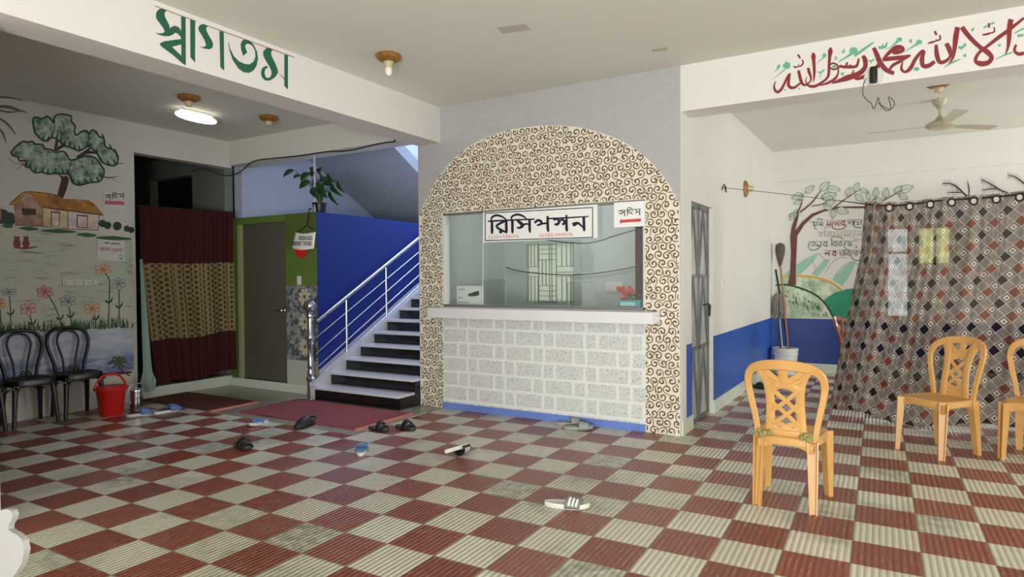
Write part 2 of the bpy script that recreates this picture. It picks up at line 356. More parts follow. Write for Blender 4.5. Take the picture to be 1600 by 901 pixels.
# little green room under the stairs
YG=5.36; XG=-5.80; ZG=2.175
xd0,xd1=-7.18,-6.34
b=MB().box((XL,YG,0),(xd0-.06,YG+.12,ZG),M_green).box((xd1,YG,1.30),(XG,YG+.12,1.75),M_green2).box((xd1,YG,1.75),(XG,YG+.12,ZG),M_green).box((xd0-.06,YG,2.09),(xd1,YG+.12,ZG),M_green2)
b.box((xd1,YG,.40),(XG,YG+.12,1.30),M_floral).box((xd1,YG,.10),(XG,YG+.12,.40),M_lgtile).box((XL,YG-.03,0),(XG,YG,.11),M_base)
b.box((XL,YG+.12,ZG-.06),(XG-.08,8.6,ZG),M_white)
wall_green=struct(b.build('wall_stairs_front',smooth=0))
b=MB().box((XG-.08,YG+.12,0),(XG,9.8,ZG),M_navy).box((XG,YG,0),(XG+.008,YG+.12,ZG),M_navy); struct(b.build('wall_stairs_left',smooth=0))
d=MB().box((xd0,YG+.03,.11),(xd1,YG+.07,2.09),M_doorgrey,.004); door1=struct(d.build('door_1'))
MB().box((xd0-.055,YG-.012,.11),(xd0,YG+.05,2.09),mat('pale_green_frame',(150,156,116),.5)).build('door_frame',door1,0)
MB().lathe([(.018,0),(.02,.012),(.012,.02),(.011,.05)],(xd1-.06,YG+.03,1.0),M_steel,12,'y').tube([(xd1-.06,YG-.02,1.0),(xd1-.16,YG-.025,.995)],.008,M_steel).build('door_handle',door1)
# stairs
YS0,TR,RI=5.14,.2475,.1385
st=thing('staircase','black and white staircase rising beside the reception counter','stairs',(0,0,0)); st['kind']='structure'
M_riser=mat('black_polished_granite',(20,20,22),.18); M_tread=mat('white_marble_tread',(206,204,210),.25,var=.05)
for i in range(14):
    y0=YS0+i*TR; z1=.155+i*RI; z0=z1-RI if i else 0
    MB().box((-5.62,y0,0),(XK0,y0+TR,z1-.028),M_riser).build('riser',st,0)
    MB().box((-5.62,y0-.022,z1-.028),(XK0,y0+TR,z1),M_tread,.004).build('tread',st)
ye=YS0+14*TR; ze=.155+13*RI
MB().box((-7.4,ye,ze-.12),(XK0,9.8,ze),M_tread).build('landing',st,0)
MB().prism([(YG+.0,0),(YG,.30),(ye,ze+.10),(ye,0)],lambda y,z:(-5.79,y,z),lambda y,z:(-5.70,y,z),mat('pale_grey_stringer',(190,190,196),.4)).prism([(YS0-.0,0),(YS0-.0,.17),(ye,ze+.10),(ye,0)],lambda y,z:(-5.70,y,z),lambda y,z:(-5.62,y,z),mat('pale_grey_stringer',(190,190,196),.4)).build('stringer',st,0)
sf=lambda y:3.09-.54*(y-6.82)
MB().prism([(5.62,sf(5.62)),(9.0,sf(9.0)),(9.0,sf(9.0)+.18),(5.62,sf(5.62)+.18)],lambda y,z:(XL,y,z),lambda y,z:(-5.75,y,z),mat('grey_blue_soffit',(156,162,172),.7)).build('upper_flight',st,0)  # underside of the upper flight in an even grey-blue
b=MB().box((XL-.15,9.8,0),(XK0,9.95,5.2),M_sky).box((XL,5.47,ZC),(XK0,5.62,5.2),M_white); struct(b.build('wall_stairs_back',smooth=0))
# reception kiosk
Z0,Z1=1.085,2.062; WX0,WX1=-4.045,-1.838; YI=YK+.14; YKB=7.08
b=MB().box((XK0,YK,0),(WX0,YI,ZC),M_gtile).box((WX1,YK,0),(XK1,YI,ZC),M_gtile).box((WX0,YK,Z1),(WX1,YI,ZC),M_gtile).box((WX0,YK,0),(WX1,YI,Z0-.03),M_lgtile)
wall_front=struct(b.build('wall_front',smooth=0))
M_office=mat('office_pale_green_paint',(190,198,196),.6,var=.03,vscale=1)
b=MB().box((XK0,YI,0),(XK0+.12,9.8,5.2),M_office).box((XK0+.12,YKB,0),(-3.905,YKB+.12,ZC),M_office).box((-3.275,YKB,0),(xr(YKB)-.1,YKB+.12,ZC),M_office).box((-3.905,YKB,0),(-3.275,YKB+.12,1.085),M_office).box((-3.905,YKB,1.80),(-3.275,YKB+.12,ZC),M_office)
struct(b.build('wall_office',smooth=0))
# left wall of the right-hand room, with the doorway of the steel door
YD0,YD1,ZD=5.80,6.56,2.06
def skew(y0,y1,z0,z1,mt,off=0.,th=.12):
    return MB_side.prism([(y0,z0),(y1,z0),(y1,z1),(y0,z1)],lambda y,z:(xr(y)+off,y,z),lambda y,z:(xr(y)-th,y,z),mt)
MB_side=MB()
for y0,y1,z0,z1 in ((YK+.14,YD0,0,ZC),(YD1,YB,0,ZC),(YD0,YD1,ZD,ZC)): skew(y0,y1,z0,z1,M_white)
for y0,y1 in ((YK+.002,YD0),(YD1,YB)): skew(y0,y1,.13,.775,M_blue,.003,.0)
for y0,y1 in ((YK+.01,YD0),(YD1,YB)): skew(y0,y1,0,.13,M_base,.014,0.)
wall_side=struct(MB_side.build('wall_right',smooth=0))
MB_side=MB(); skew(YK-.004,YK+.14,0,ZB,M_white,.004,.0); MB_side.build('corner_trim',wall_side,0)
xm=xr(6.2)-.05
d=MB().box((xm-.03,YD0,.015),(xm,YD1,ZD),M_galv); door2=struct(d.build('door_2',smooth=0))
for zz in (.02,.70,1.38,2.03):
    MB().box((xm,YD0,zz-.015),(xm+.018,YD1,zz+.015),M_galv2).build('door_rail',door2,0)
for yy in (YD0+.015,(YD0+YD1)/2,YD1-.015): MB().box((xm,yy-.014,.02),(xm+.018,yy+.014,ZD),M_galv2).build('door_stile',door2,0)
ym=(YD0+YD1)/2
for z0,z1 in ((.02,.70),(.70,1.38),(1.38,2.03)):
    for ya,yb in ((YD0,ym),(ym,YD1)):
        MB().bar([(xm+.008,ya+.02,z0),(xm+.008,(ya+yb)/2,z1)],.026,.014,(1,0,0),M_galv2).bar([(xm+.008,(ya+yb)/2,z1),(xm+.008,yb-.02,z0)],.026,.014,(1,0,0),M_galv2).build('door_brace',door2)
MB().tube([(xm+.02,YD1-.22,1.10),(xm+.02,YD1-.02,1.10)],.008,M_cable).tube([(xm+.03,YD1-.05,1.10),(xm+.035,YD1-.06,1.02),(xm+.03,YD1-.03,.98),(xm+.04,YD1-.04,1.09)],.007,M_cable,6,3).build('door_bolt',door2)
# far wall of the right-hand room
wx0,wx1,wz0,wz1=.0,.74,.80,2.02
b=MB()
for x0,x1,z0,z1 in ((XRF-.15,wx0,.13,2.74),(wx1,6,.13,2.74),(wx0,wx1,.13,wz0),(wx0,wx1,wz1,2.74),(.28,.35,wz0,wz1),(.35,wx1,wz0,1.5)):
    b.box((x0,YB,z0),(x1,YB+.15,z1),M_white)
b.box((XRF-.15,YB,0),(6,YB+.15,.13),M_base).box((XRF-.15,YB,2.74),(6,YB+.15,ZC),M_white)
b.box((XRF,YB-.003,.13),(6,YB,.765),mat('shaded_blue_dado_paint',(26,58,132),.45,var=.05))  # same blue dado, with the far wall's shade put into the colour
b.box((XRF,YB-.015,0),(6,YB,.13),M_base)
wall_back=struct(b.build('wall_back',smooth=0))
M_frame=mat('white_window_frame',(214,216,214),.4)
b=MB(); 
for x,z in ((wx0,wz0),(.25,wz0),(.35,1.5),(.54,1.5),(wx1-.03,1.5)): b.box((x,YB+.02,z),(x+.03,YB+.07,wz1),M_frame)
for x0,x1,z in ((wx0,.28,wz0),(wx0,.28,1.66),(wx0,.28,wz1-.03),(.35,wx1,1.5),(.35,wx1,wz1-.03)): b.box((x0,YB+.02,z),(x1,YB+.07,z+.03),M_frame)
win2=struct(b.build('window_2',smooth=0)); MB().box((wx0,YB+.04,wz0),(.28,YB+.046,wz1),M_glass).build('pane',win2,0); MB().box((.35,YB+.04,1.5),(wx1,YB+.046,wz1),cloth_mat('pale_yellow_glass',lambda n:lin((232,232,176)),.7,.2,.4)).build('pane',win2,0)['label']='pale yellow window pane'
# ------------------------------------------------------------------ kiosk facing: scroll tiles, dado, skirting
arch_px=[(657,335),(672,300),(692,268),(715,243),(745,222),(785,206),(830,198),(872,196),(915,201),(955,213),(990,231),(1020,256),(1044,286),(1061,318)]
arch=[ony(x,y,YK) for x,y in arch_px]; AX=[(a.x,a.z) for a in arch]
AX[0]=(XK0+.012,AX[0][1]-.0); AX[-1]=(XK1-.008,AX[-1][1])
AX=[(p.x,p.y) for p in catmull([Vector((a,c,0)) for a,c in AX],None,4)[0]]
outl=[(XK0+.012,0)]+AX+[(XK1-.008,0)]
a=MB(); YT=YK-.006
tri_poly=[outl+[(WX1,0),(WX1,Z1),(WX0,Z1),(WX0,0)]]
pp=tri_poly[0]
tri=tessellate_polygon([[Vector((x,z,0)) for x,z in pp]])
a.add([(x,YT,z) for x,z in pp],[tuple(t) for t in tri],M_cream)
n_=len(pp); a.add([(x,YT,z) for x,z in pp]+[(x,YK,z) for x,z in pp],[(i,(i+1)%n_,n_+(i+1)%n_,n_+i) for i in range(n_)],M_cream)
def archz(x):
    for (x0,z0),(x1,z1) in zip(AX,AX[1:]):
        if x0<=x<=x1: return z0+(z1-z0)*(x-x0)/(x1-x0+1e-9)
    return 0
def inside(x,z,m=.004):
    if not (XK0+.014+m<x<XK1-.01-m) or z<m: return False
    if z>Z1+m: return z<archz(x)-m
    return x<WX0-m or x>WX1+m
RK=[0]
def ribbon(pts,ws,y):
    RK[0]+=1; y-=(RK[0]%17)*.00008
    vs=[];n=len(pts)
    for i,p in enumerate(pts):
        q0,q1=pts[max(i-1,0)],pts[min(i+1,n-1)]; dx,dz=q1[0]-q0[0],q1[1]-q0[1]; L=math.hypot(dx,dz) or 1; nx,nz=-dz/L*ws[i]/2,dx/L*ws[i]/2
        vs+=[(p[0]+nx,y-i*.00002,p[1]+nz),(p[0]-nx,y-i*.00002,p[1]-nz)]
    run=[i for i in range(n-1) if inside(*pts[i]) and inside(*pts[i+1])]
    if run: a.add(vs,[(2*i,2*i+1,2*i+3,2*i+2) for i in run],M_scroll)
rs=random.Random(3); PX=.078; PZ=.073
nz=int(2.9/PZ); nx=int(2.9/PX)
prev={}
for j in range(nz):
    for i in range(nx):
        x=XK0+.04+i*PX+(PX/2 if j%2 else 0)+rs.uniform(-.008,.008); z=.03+j*PZ+rs.uniform(-.008,.008)
        if not (inside(x,z,-.03)): continue
        sg=1 if (i*7+j*3)%5<3 else -1; a0=(i*2.1+j*1.7)%(2*PI); R0=rs.uniform(.033,.039); turns=1.2
        pts=[];ws=[]
        for k in range(20):
            t=k/19; r_=R0*(1-t)**.8*.95+.004; an=a0+sg*2*PI*turns*t; pts.append((x+r_*math.cos(an),z+r_*math.sin(an))); ws.append(.007+.009*t)
        # the tail runs on into the neighbouring scroll
        t0=pts[0]; tx,tz=-sg*(-math.sin(a0)),-sg*math.cos(a0)
        tail=[(t0[0]+tx*q*.05-math.cos(a0)*q*q*-.018,t0[1]+tz*q*.05+math.sin(a0)*q*q*.018) for q in (1.,.75,.5,.25)]
        ribbon(tail+pts,[.004,.006,.007,.0065]+ws,YT-.0012)
facing=a.build('scroll_tile_facing',wall_front,0); facing['label']='cream arch of tiles printed with brown scrolls'
MB().box((WX0,YK-.006,.068),(WX1,YK,1.0),M_dado).build('brick_pattern_dado',wall_front,0)['label']='white speckled brick-pattern tiles below the counter'
MB().box((WX0-.02,YK-.016,0),(WX1,YK,.068),M_skirt).build('skirting',wall_front,0)['label']='periwinkle blue skirting tiles'
# window of the kiosk: frame, sliding panes
b=MB()
for x0,x1 in ((WX0,WX0+.022),(WX1-.022,WX1)): b.box((x0,YK+.01,Z0),(x1,YK+.08,Z1),M_frame)
b.box((WX0,YK+.01,Z1-.02),(WX1,YK+.08,Z1),mat('grey_aluminium',(150,148,144),.4,.6)).box((WX0,YK+.01,Z0-.005),(WX1,YK+.08,Z0+.018),MATS['grey_aluminium'])
b.box((WX0+.002,YK,1.057),(WX1-.002,YI+.30,Z0-.006),MATS['white_marble_counter'] if 'white_marble_counter' in MATS else mat('white_marble_counter',(222,220,224),.25,var=.04,vscale=3))
win1=struct(b.build('window_1',smooth=0))
MB().box((WX0+.02,YK+.045,Z0+.018),(WX1-.02,YK+.051,Z1-.02),M_glass).build('pane',win1,0)
xA,xB,xC,xD=[ony(x,470,YK+.05).x for x in (757,790,888,930)]
for x0,x1,zz in ((xA,xB,1.36),(xC,xD,1.33)):
    q=MB(); q.box((x0,YK+.035,Z0+.018),(x1,YK+.041,zz),M_glass)
    ge=mat('glass_edge',(120,136,130),.3); q.box((x0-.002,YK+.034,Z0+.018),(x0+.003,YK+.042,zz),ge).box((x1-.003,YK+.034,Z0+.018),(x1+.002,YK+.042,zz),ge).box((x0,YK+.034,zz-.003),(x1,YK+.042,zz+.002),ge)
    q.build('sliding_pane',win1,0)
MB().tube([(ony(757,375,YK+.05).x,YK+.03,Z1-.02),(ony(756,470,YK+.05).x,YK+.03,Z0+.02)],.004,M_frame).build('pane_edge',win1)
# counter ledge
xL=ony(668,490,5.24).x; xR=ony(1019,497,5.24).x
b=MB().box((xL,5.24,.975),(xR,YK-.007,1.075),mat('white_marble_counter',(222,220,224),.25,var=.04,vscale=3),.004)
counter=tag(b.build('reception_counter'),'white marble counter ledge below the reception window','counter')
# window of the office far wall
b=MB(); M_wgreen=mat('pale_green_grille',(152,160,140),.5)
X0,X1,ZA,ZBt=-3.905,-3.275,1.085,1.80
def gl(x0,z0,x1,z1): b.box((X0+x0*(X1-X0)-.004,YKB-.012,ZA+z0*(ZBt-ZA)-.004),(X0+x1*(X1-X0)+.004,YKB+.0,ZA+z1*(ZBt-ZA)+.004),M_wgreen)
for x in (0,.08,.155,.235): gl(x,.6,x,1)
for z in (.43,.5,.6): gl(0,z,.25,z)
for x in (.0,.08,.16,.235): gl(x,0,x,.42)
for x in (.25,.49,.54,.64): gl(x,0,x,1)
for z in (.72,.82,.9,.98): gl(.25,z,.64,z)
for x in (.33,.41): gl(x,.27,x,.72)
for z in (0,.09,.18,.27): gl(.25,z,.64,z)
for x in (.76,.86,.95,1): gl(x,.6,x,1); gl(x,0,x,.42)
for z in (.43,.5,.6): gl(.64,z,1,z)
win3=struct(b.build('window_3',smooth=0))
def wp(n):
    return lin((234,236,226))
M_frost=cloth_mat('frosted_window_panel',wp,.7,.0,.4)
MB().box((X0,YKB+.03,ZA),(X1,YKB+.036,ZBt),M_frost).build('pane',win3,0)
# ================================================================== PAINTING ON THE WALLS AND BEAMS
# green greeting on the left beam
b=MB(); P=Paint(b,lambda x,y:onx(x,y,XB1),(1,0,0),230,0,6.2125)
for pts in ([(190,100),(150,83),(115,88),(90,115),(82,150),(90,185),(120,225),(160,280),(168,305),(155,320),(125,325),(75,318),(110,338),(170,352),(215,352),(250,335),(270,318),(295,325),(318,350),(330,380),(332,310),(318,280),(295,258),(265,250),(240,258),(218,275),(212,240),(185,190),(170,155),(168,125),(180,108)],
 [(328,158),(372,172),(374,635),(330,600)],[(332,378),(240,390),(160,402),(118,425),(200,462),(240,455),(332,430)],[(118,425),(160,432),(240,455),(332,542),(334,602),(372,635),(340,615),(250,535),(135,450)],
 [(416,190),(464,205),(464,608),(418,555)],
 [(590,255),(550,233),(515,240),(495,265),(498,295),(530,345),(560,400),(570,440),(545,458),(500,450),(540,468),(600,480),(630,465),(640,430),(625,390),(590,330),(572,290),(575,265)],
 [(700,300),(742,312),(747,688),(708,650)],
 [(785,415),(791,415),(805,475),(840,545),(890,595),(950,622),(990,625),(1030,600),(1050,550),(1045,490),(1020,445),(985,425),(955,430),(950,455),(970,510),(930,542),(910,480),(905,430),(920,395),(950,380),(990,392),(1030,430),(1065,500),(1075,570),(1060,640),(1030,685),(985,708),(930,700),(880,660),(830,585),(800,500)],
 [(1220,485),(1185,462),(1150,470),(1125,500),(1125,540),(1150,590),(1185,645),(1205,690),(1205,730),(1180,758),(1150,750),(1137,710),(1145,670),(1172,655),(1166,643),(1150,640),(1115,660),(1102,705),(1112,750),(1145,782),(1190,782),(1240,750),(1268,705),(1265,670),(1240,610),(1210,550),(1200,515),(1210,490)],
 [(1330,528),(1365,540),(1365,868),(1330,835)],[(1262,690),(1272,700),(1332,762),(1330,772)]):
    P.poly(pts,M_dgreen)
P.stroke([(70,58),(475,208)],M_maroon,2,6); P.stroke([(575,248),(1425,557)],M_maroon,2,6)
b.build('painted_greeting',beamL,0)['label']='dark green painted welcome word under a thin red line'
# calligraphy on the right beam
b=MB(); fnB=lambda x,y:ony(x,y,YK); PA=Paint(b,fnB,(0,-1,0),1190,60,9.007); PB=Paint(b,fnB,(0,-1,0),1300,0,5.3)
for s in ([(200,605,12),(178,660,22),(185,720,36),(225,755,40),(275,720,40),(320,640,34),(365,540,30),(402,492,22)],[(402,492,25),(385,570,40),(378,650,46),(410,692,44),(470,688,36),(520,650,30),(560,625,20)],
 [(520,450,40),(535,520,44),(560,610,44),(595,655,36),(640,645,24),(685,605,22),(695,550,30),(672,485,44),(655,415,40)],[(640,540,8),(620,595,16),(640,640,22)],
 [(728,198,16),(730,250,66),(735,330,46),(742,450,42),(738,560,26),(725,620,6)],[(970,125,16),(968,180,70),(958,260,46),(950,380,40),(945,500,40),(920,560,34),(850,620,36),(760,670,44),(690,675,40),(625,648,20)],
 [(960,378,20),(1000,350,26),(1050,365,26),(1078,400,24),(1050,430,26),(1000,435,26),(965,410,22)],[(1080,405,20),(1075,500,26),(1030,570,40),(950,620,40),(870,650,26),(795,668,6)],
 [(1085,405,22),(1140,392,26),(1180,400,34),(1197,345,16)],[(1180,400,34),(1225,398,34),(1262,375,30)],
 [(450,395,20),(480,405,24),(520,395,14),(520,360,10)],[(520,395,14),(560,385,22),(585,340,24),(570,300,16)],[(545,285,14),(530,255,28),(508,232,30)]): PA.stroke(s,M_maroon,2)
for s in ([(150,578,6),(240,510,10),(330,435,20)],[(180,470,6),(215,440,14),(235,405,40),(255,372,30)],[(770,350,6),(850,290,14),(880,255,40)],[(790,470,24),(830,480,20),(885,440,26)],[(840,480,16),(818,560,5)],
 [(1010,300,10),(1048,292,14),(1052,262,14),(1018,268,12)],[(1128,195,22),(1160,192,18),(1160,140,6)],[(1120,500,20),(1150,495,20),(1155,472,8)],[(320,730,24),(345,715,14)],[(515,715,22),(540,700,12)],[(1085,330,8),(1240,240,20)]): PA.stroke(s,M_sage,1)
PA.dot(352,388,54,M_sage,1,44); PA.dot(885,238,30,M_sage); PA.dot(1020,396,34,M_sage,1,22); PA.poly([(335,318),(405,350),(380,400),(330,400)],M_sage)
for s in ([(60,545,20),(110,555,26),(128,515,12)],[(110,555,24),(160,555,26),(205,545,24),(222,485,16)],[(255,462,30),(275,500,40),(272,560,36),(220,612,44),(120,648,48),(0,690,10)],
 [(345,395,30),(370,450,40),(400,520,44),(450,580,40),(515,608,30)],[(182,580,8),(170,620,20),(205,652,26),(270,632,30),(340,590,36),(392,535,36)],
 [(420,500,20),(450,490,36),(560,478,36),(650,460,16)],[(420,495,16),(470,440,30),(530,395,40),(580,397,36),(588,422,20),(540,432,40),(500,440,20)],[(650,460,14),(560,510,26),(500,545,26),(470,590,16)],
 [(585,510,10),(575,570,24),(605,596,22),(650,565,34),(690,490,30),(740,430,26),(765,418,16)],[(765,420,22),(745,490,40),(755,545,36),(800,545,36),(850,510,30)],[(862,370,24),(868,450,40),(890,512,36),(935,510,28),(978,470,22),(972,410,42),(945,360,36)],
 [(1040,225,40),(1025,310,46),(1015,400,36),(1000,480,22),(965,530,6)],[(795,360,12),(830,350,18),(860,340,10),(862,325,8)],[(860,340,10),(895,325,16),(892,290,12)],[(866,292,18),(850,258,18)],
 [(1075,225,40),(1120,285,40),(1180,350,36),(1245,408,36)],[(1240,400,40),(1295,440,44),(1322,480,36),(1290,520,40),(1230,528,46),(1188,502,30),(1215,440,26),(1290,380,26),(1380,310,32),(1450,260,32),(1590,150,20)],
 [(1482,160,44),(1470,230,44),(1465,330,36),(1455,400,22),(1435,450,6)],[(1525,370,20),(1510,420,24),(1545,448,30),(1590,440,30)],[(1245,290,14),(1290,282,18),(1320,270,10)],[(1320,275,10),(1345,260,14),(1340,225,10)],[(1302,232,14),(1298,192,16)]): PB.stroke(s,M_maroon,2)
for s in ([(55,510,6),(140,460,18),(175,430,40)],[(185,465,20),(260,410,22),(345,350,12)],[(385,395,24),(440,388,22),(455,352,12)],[(418,392,14),(420,360,8)],[(440,415,4),(500,380,10),(545,340,24)],[(600,430,4),(680,380,14),(710,360,30)],
 [(640,330,14),(655,350,16),(655,320,8)],[(1045,390,22),(1075,395,20),(1110,362,22)],[(1075,400,16),(1068,412,8)],[(1095,470,34),(1110,445,8)],[(930,555,6),(1000,515,18),(1065,490,6)],[(1350,495,4),(1420,460,12),(1490,435,14)],[(1155,255,24),(1178,232,10)],
 [(1255,230,14),(1345,185,14)],[(1375,380,24),(1400,372,12)],[(1510,275,10),(1590,235,16)],[(1535,300,24),(1585,288,24)],[(80,432,12),(102,425,12),(100,400,6)],[(300,500,10),(325,505,14),(350,490,12)],[(325,508,10),(320,530,5)]): PB.stroke(s,M_sage,1)
PB.dot(178,420,36,M_sage,1,30); PB.dot(558,328,24,M_sage,1,18); PB.dot(722,348,24,M_sage,1,20); PB.dot(700,572,24,M_sage,1,16); PB.dot(85,612,14,M_sage)
b.build('painted_calligraphy',beamR,0)['label']='dark red and sea green Arabic calligraphy on the white beam'
# village mural on the left wall
mf=lambda x,y:onx(x,y,XL)
M_field,n=newmat('painted_field'); p=n.pos(); f=n.noise(n.scl(p,(1,3,16)),1.6,5,.6); g=n.noise(p,1.1,2)
n.col(n.mix(n.ramp(f,.55,.72),n.mix(n.ramp(g,.4,.6),lin((200,198,178)),lin((184,196,176))),lin((140,136,112)))); n.bs.inputs['Roughness'].default_value=.6
M_water,n=newmat('painted_water'); p=n.pos(); f=n.noise(n.scl(p,(1,2,10)),1.8,4,.6); z=n.xyz(p)[2]
n.col(n.mix(n.ramp(f,.42,.68),n.mix(n.ramp(z,.5,.62),lin((112,122,176)),lin((172,180,200))),lin((206,210,216)))); n.bs.inputs['Roughness'].default_value=.6
def leafmat(name,dark,light,sc):
    m,n=newmat(name); f=n.noise(n.pos(),sc,6,.75); n.col(n.mix(n.ramp(f,.38,.60),lin(dark),lin(light))); n.bs.inputs['Roughness'].default_value=.6; return m
M_fol=leafmat('painted_foliage',(70,112,90),(200,214,202),9); M_foe=mat('painted_foliage_edge',(26,62,46),.6); M_bark=mat('painted_bark',(70,34,34),.6,var=.15,vscale=12)
M_roof=leafmat('painted_thatch',(120,72,30),(206,146,56),4); M_hut1=leafmat('painted_hut_brown',(134,96,78),(190,158,134),5); M_hut2=leafmat('painted_hut_cream',(190,150,96),(232,214,178),6); M_hut3=leafmat('painted_hut_pink',(196,168,164),(232,220,214),6)
M_hdark=mat('painted_hut_line',(74,44,32),.6); M_grassp=mat('painted_grass',(48,96,52),.6); M_stem=mat('painted_stem',(40,62,50),.6); M_clay=mat('painted_clay',(128,56,48),.6,var=.2,vscale=20)
b=MB(); P=Paint(b,mf,(1,0,0),0,0,1.)
P.poly([(-120,336),(0,346),(70,354),(207,372),(207,514),(120,515),(0,523),(-120,532)],M_field,1)
P.poly([(-120,532),(0,523),(120,515),(209,512),(209,577),(120,590),(0,604),(-120,620)],M_water,1)
P.poly([(-120,620),(0,604),(120,590),(209,577),(209,583),(120,596),(0,610),(-120,626)],mat('painted_shore',(196,190,170),.6),2)
for x0,x1,y in ((3,20,352),(30,60,356),(64,118,360),(120,150,366),(150,205,371)): P.stroke([(x0,y,2),((x0+x1)/2,y+1,7),(x1,y+2,2)],M_grassp,2)
for x,y,r in ((3,338,12),(14,342,11),(160,349,6),(168,352,6),(183,353,7),(198,357,5),(205,359,5)): P.dot(x,y,r,M_foe,1)
P.poly([(-40,300),(-2,315),(2,330),(2,345),(-40,345)],M_roof,2)
Q=Paint(b,mf,(1,0,0),0,280,7.442)
Q.poly([(165,300),(320,190),(420,200),(495,330),(495,545),(170,530)],M_hut1,2); Q.poly([(495,330),(780,350),(785,575),(495,545)],M_hut2,2); Q.poly([(785,350),(1150,400),(1140,590),(785,575)],M_hut3,2)
Q.poly([(105,298),(200,210),(300,145),(400,145),(560,165),(680,190),(760,250),(800,360),(640,345),(480,320),(420,260),(370,185),(320,180),(250,225),(180,310)],M_roof,3)
Q.poly([(735,225),(900,232),(1030,245),(1100,290),(1160,360),(1205,418),(1000,388),(800,360),(770,280)],M_roof,3)
Q.stroke([(105,298,8),(200,210,8),(300,145,8),(560,165,8),(690,200,8)],M_hdark,4); Q.stroke([(480,320,10),(640,348,14),(800,365,14),(1000,392,14),(1205,418,8)],M_hdark,4)
Q.poly([(250,335),(415,345),(415,415),(260,415)],M_hdark,3)
for X0_,X1_,y0_,y1_ in ((588,694,370,545),(890,1018,410,565)):
    Q.poly([(X0_,y0_),(X1_,y0_+12),(X1_,y1_),(X0_,y1_)],M_hdark,3); Q.poly([(X0_+12,y0_+16),(X1_-10,y0_+26),(X1_-10,y1_-6),(X0_+12,y1_-8)],M_hut3,4)
for l in ([(495,335),(495,545)],[(788,360),(788,575)],[(1148,400),(1140,590)],[(170,532),(495,548),(785,578),(1140,592)]): Q.stroke(l,M_hdark,3,7)
for cx,s in ((195,1.),(300,.95)):
    Q.poly([(cx-40*s,664),(cx+40*s,664),(cx+28*s,690),(cx+46*s,740),(cx+34*s,790),(cx-30*s,792),(cx-46*s,745),(cx-26*s,692)],M_clay,2)
Q.stroke([(150,795,6),(300,800,26),(440,780,10)],M_clay,2); Q.stroke([(240,830,4),(380,850,10),(520,862,4)],M_hdark,2)
Q=Paint(b,mf,(1,0,0),0,140,5.005)
Q.poly([(440,850),(480,700),(470,680),(445,660),(500,680),(520,670),(540,700),(520,780),(490,855)],M_bark,2)
for s in ([(430,480,16),(440,430,24),(445,395,20)],[(430,480,20),(470,450,26),(520,425,16)],[(600,530,20),(660,495,26),(700,460,16)],[(640,505,22),(690,490,24),(760,495,14)],[(800,675,8),(850,688,9),(930,675,3)],[(870,688,5),(940,735,2)],[(190,580,5),(130,625,3)],[(190,580,5),(120,575,4),(60,530,2)],[(915,580,7),(970,575,4)]): Q.stroke(s,M_bark,2)
fol=[[(85,490),(130,440),(180,405),(215,412),(250,405),(275,425),(330,430),(350,460),(400,470),(430,492),(480,482),(515,500),(535,540),(560,550),(600,540),(660,520),(700,520),(750,540),(785,590),(812,630),(800,690),(770,720),(720,725),(670,735),(620,748),(570,730),(550,690),(530,660),(490,660),(430,655),(370,660),(330,645),(270,648),(230,610),(195,600),(200,560),(150,555),(140,525),(100,515)],
 [(255,235),(275,215),(330,228),(365,208),(400,235),(420,260),(425,215),(465,193),(550,205),(555,245),(585,285),(580,330),(600,355),(640,325),(680,325),(695,350),(715,318),(750,330),(770,365),(810,385),(822,445),(870,465),(910,500),(922,540),(905,590),(850,590),(790,560),(760,500),(700,450),(680,445),(620,478),(580,465),(540,450),(500,440),(470,410),(440,385),(400,375),(370,400),(330,395),(280,345),(268,310)]]
for f in fol:
    Q.poly(f,M_fol,3,2); P2=[(x,y,13) for x,y in f]; Q.stroke(P2+[P2[0]],M_foe,4)
    for i,(x,y) in enumerate(f):
        cx=sum(q[0] for q in f)/len(f); cy=sum(q[1] for q in f)/len(f)
        if y>cy: Q.stroke([(x,y-4,16),(x+(cx-x)*.04,y-26,12),(x+(cx-x)*.06,y-44,3)],M_foe,4)
for s in ([(420,260),(425,300),(400,370)],[(695,350),(690,400),(700,450)],[(560,550),(545,600),(535,650)],[(480,240),(500,320),(470,380)],[(720,540),(725,590)]): Q.stroke(s,M_foe,4,6)
for s in ([(-60,60,10),(40,60,18),(110,68,12),(190,90,3)],[(-60,130,20),(60,135,26),(140,160,20),(215,180,4)],[(-60,150,12),(60,175,16),(140,170,6)],[(-30,210,14),(60,270,18),(125,355,5)],[(-30,280,12),(20,340,18),(50,420,4)]): Q.stroke(s,mat('painted_palm_grey',(108,108,98),.6,var=.3,vscale=30),2)
Q=Paint(b,mf,(1,0,0),0,360,5.3)
PET={'g':mat('petal_grey',(182,188,182),.6),'p':mat('petal_pink',(208,178,174),.6),'r':mat('petal_red',(204,158,154),.6),'o':mat('petal_orange',(212,182,142),.6)}
LIN={'g':mat('line_grey',(92,104,104),.6),'p':mat('line_pink',(170,84,92),.6),'r':mat('line_red',(156,62,66),.6),'o':mat('line_orange',(170,98,48),.6)}
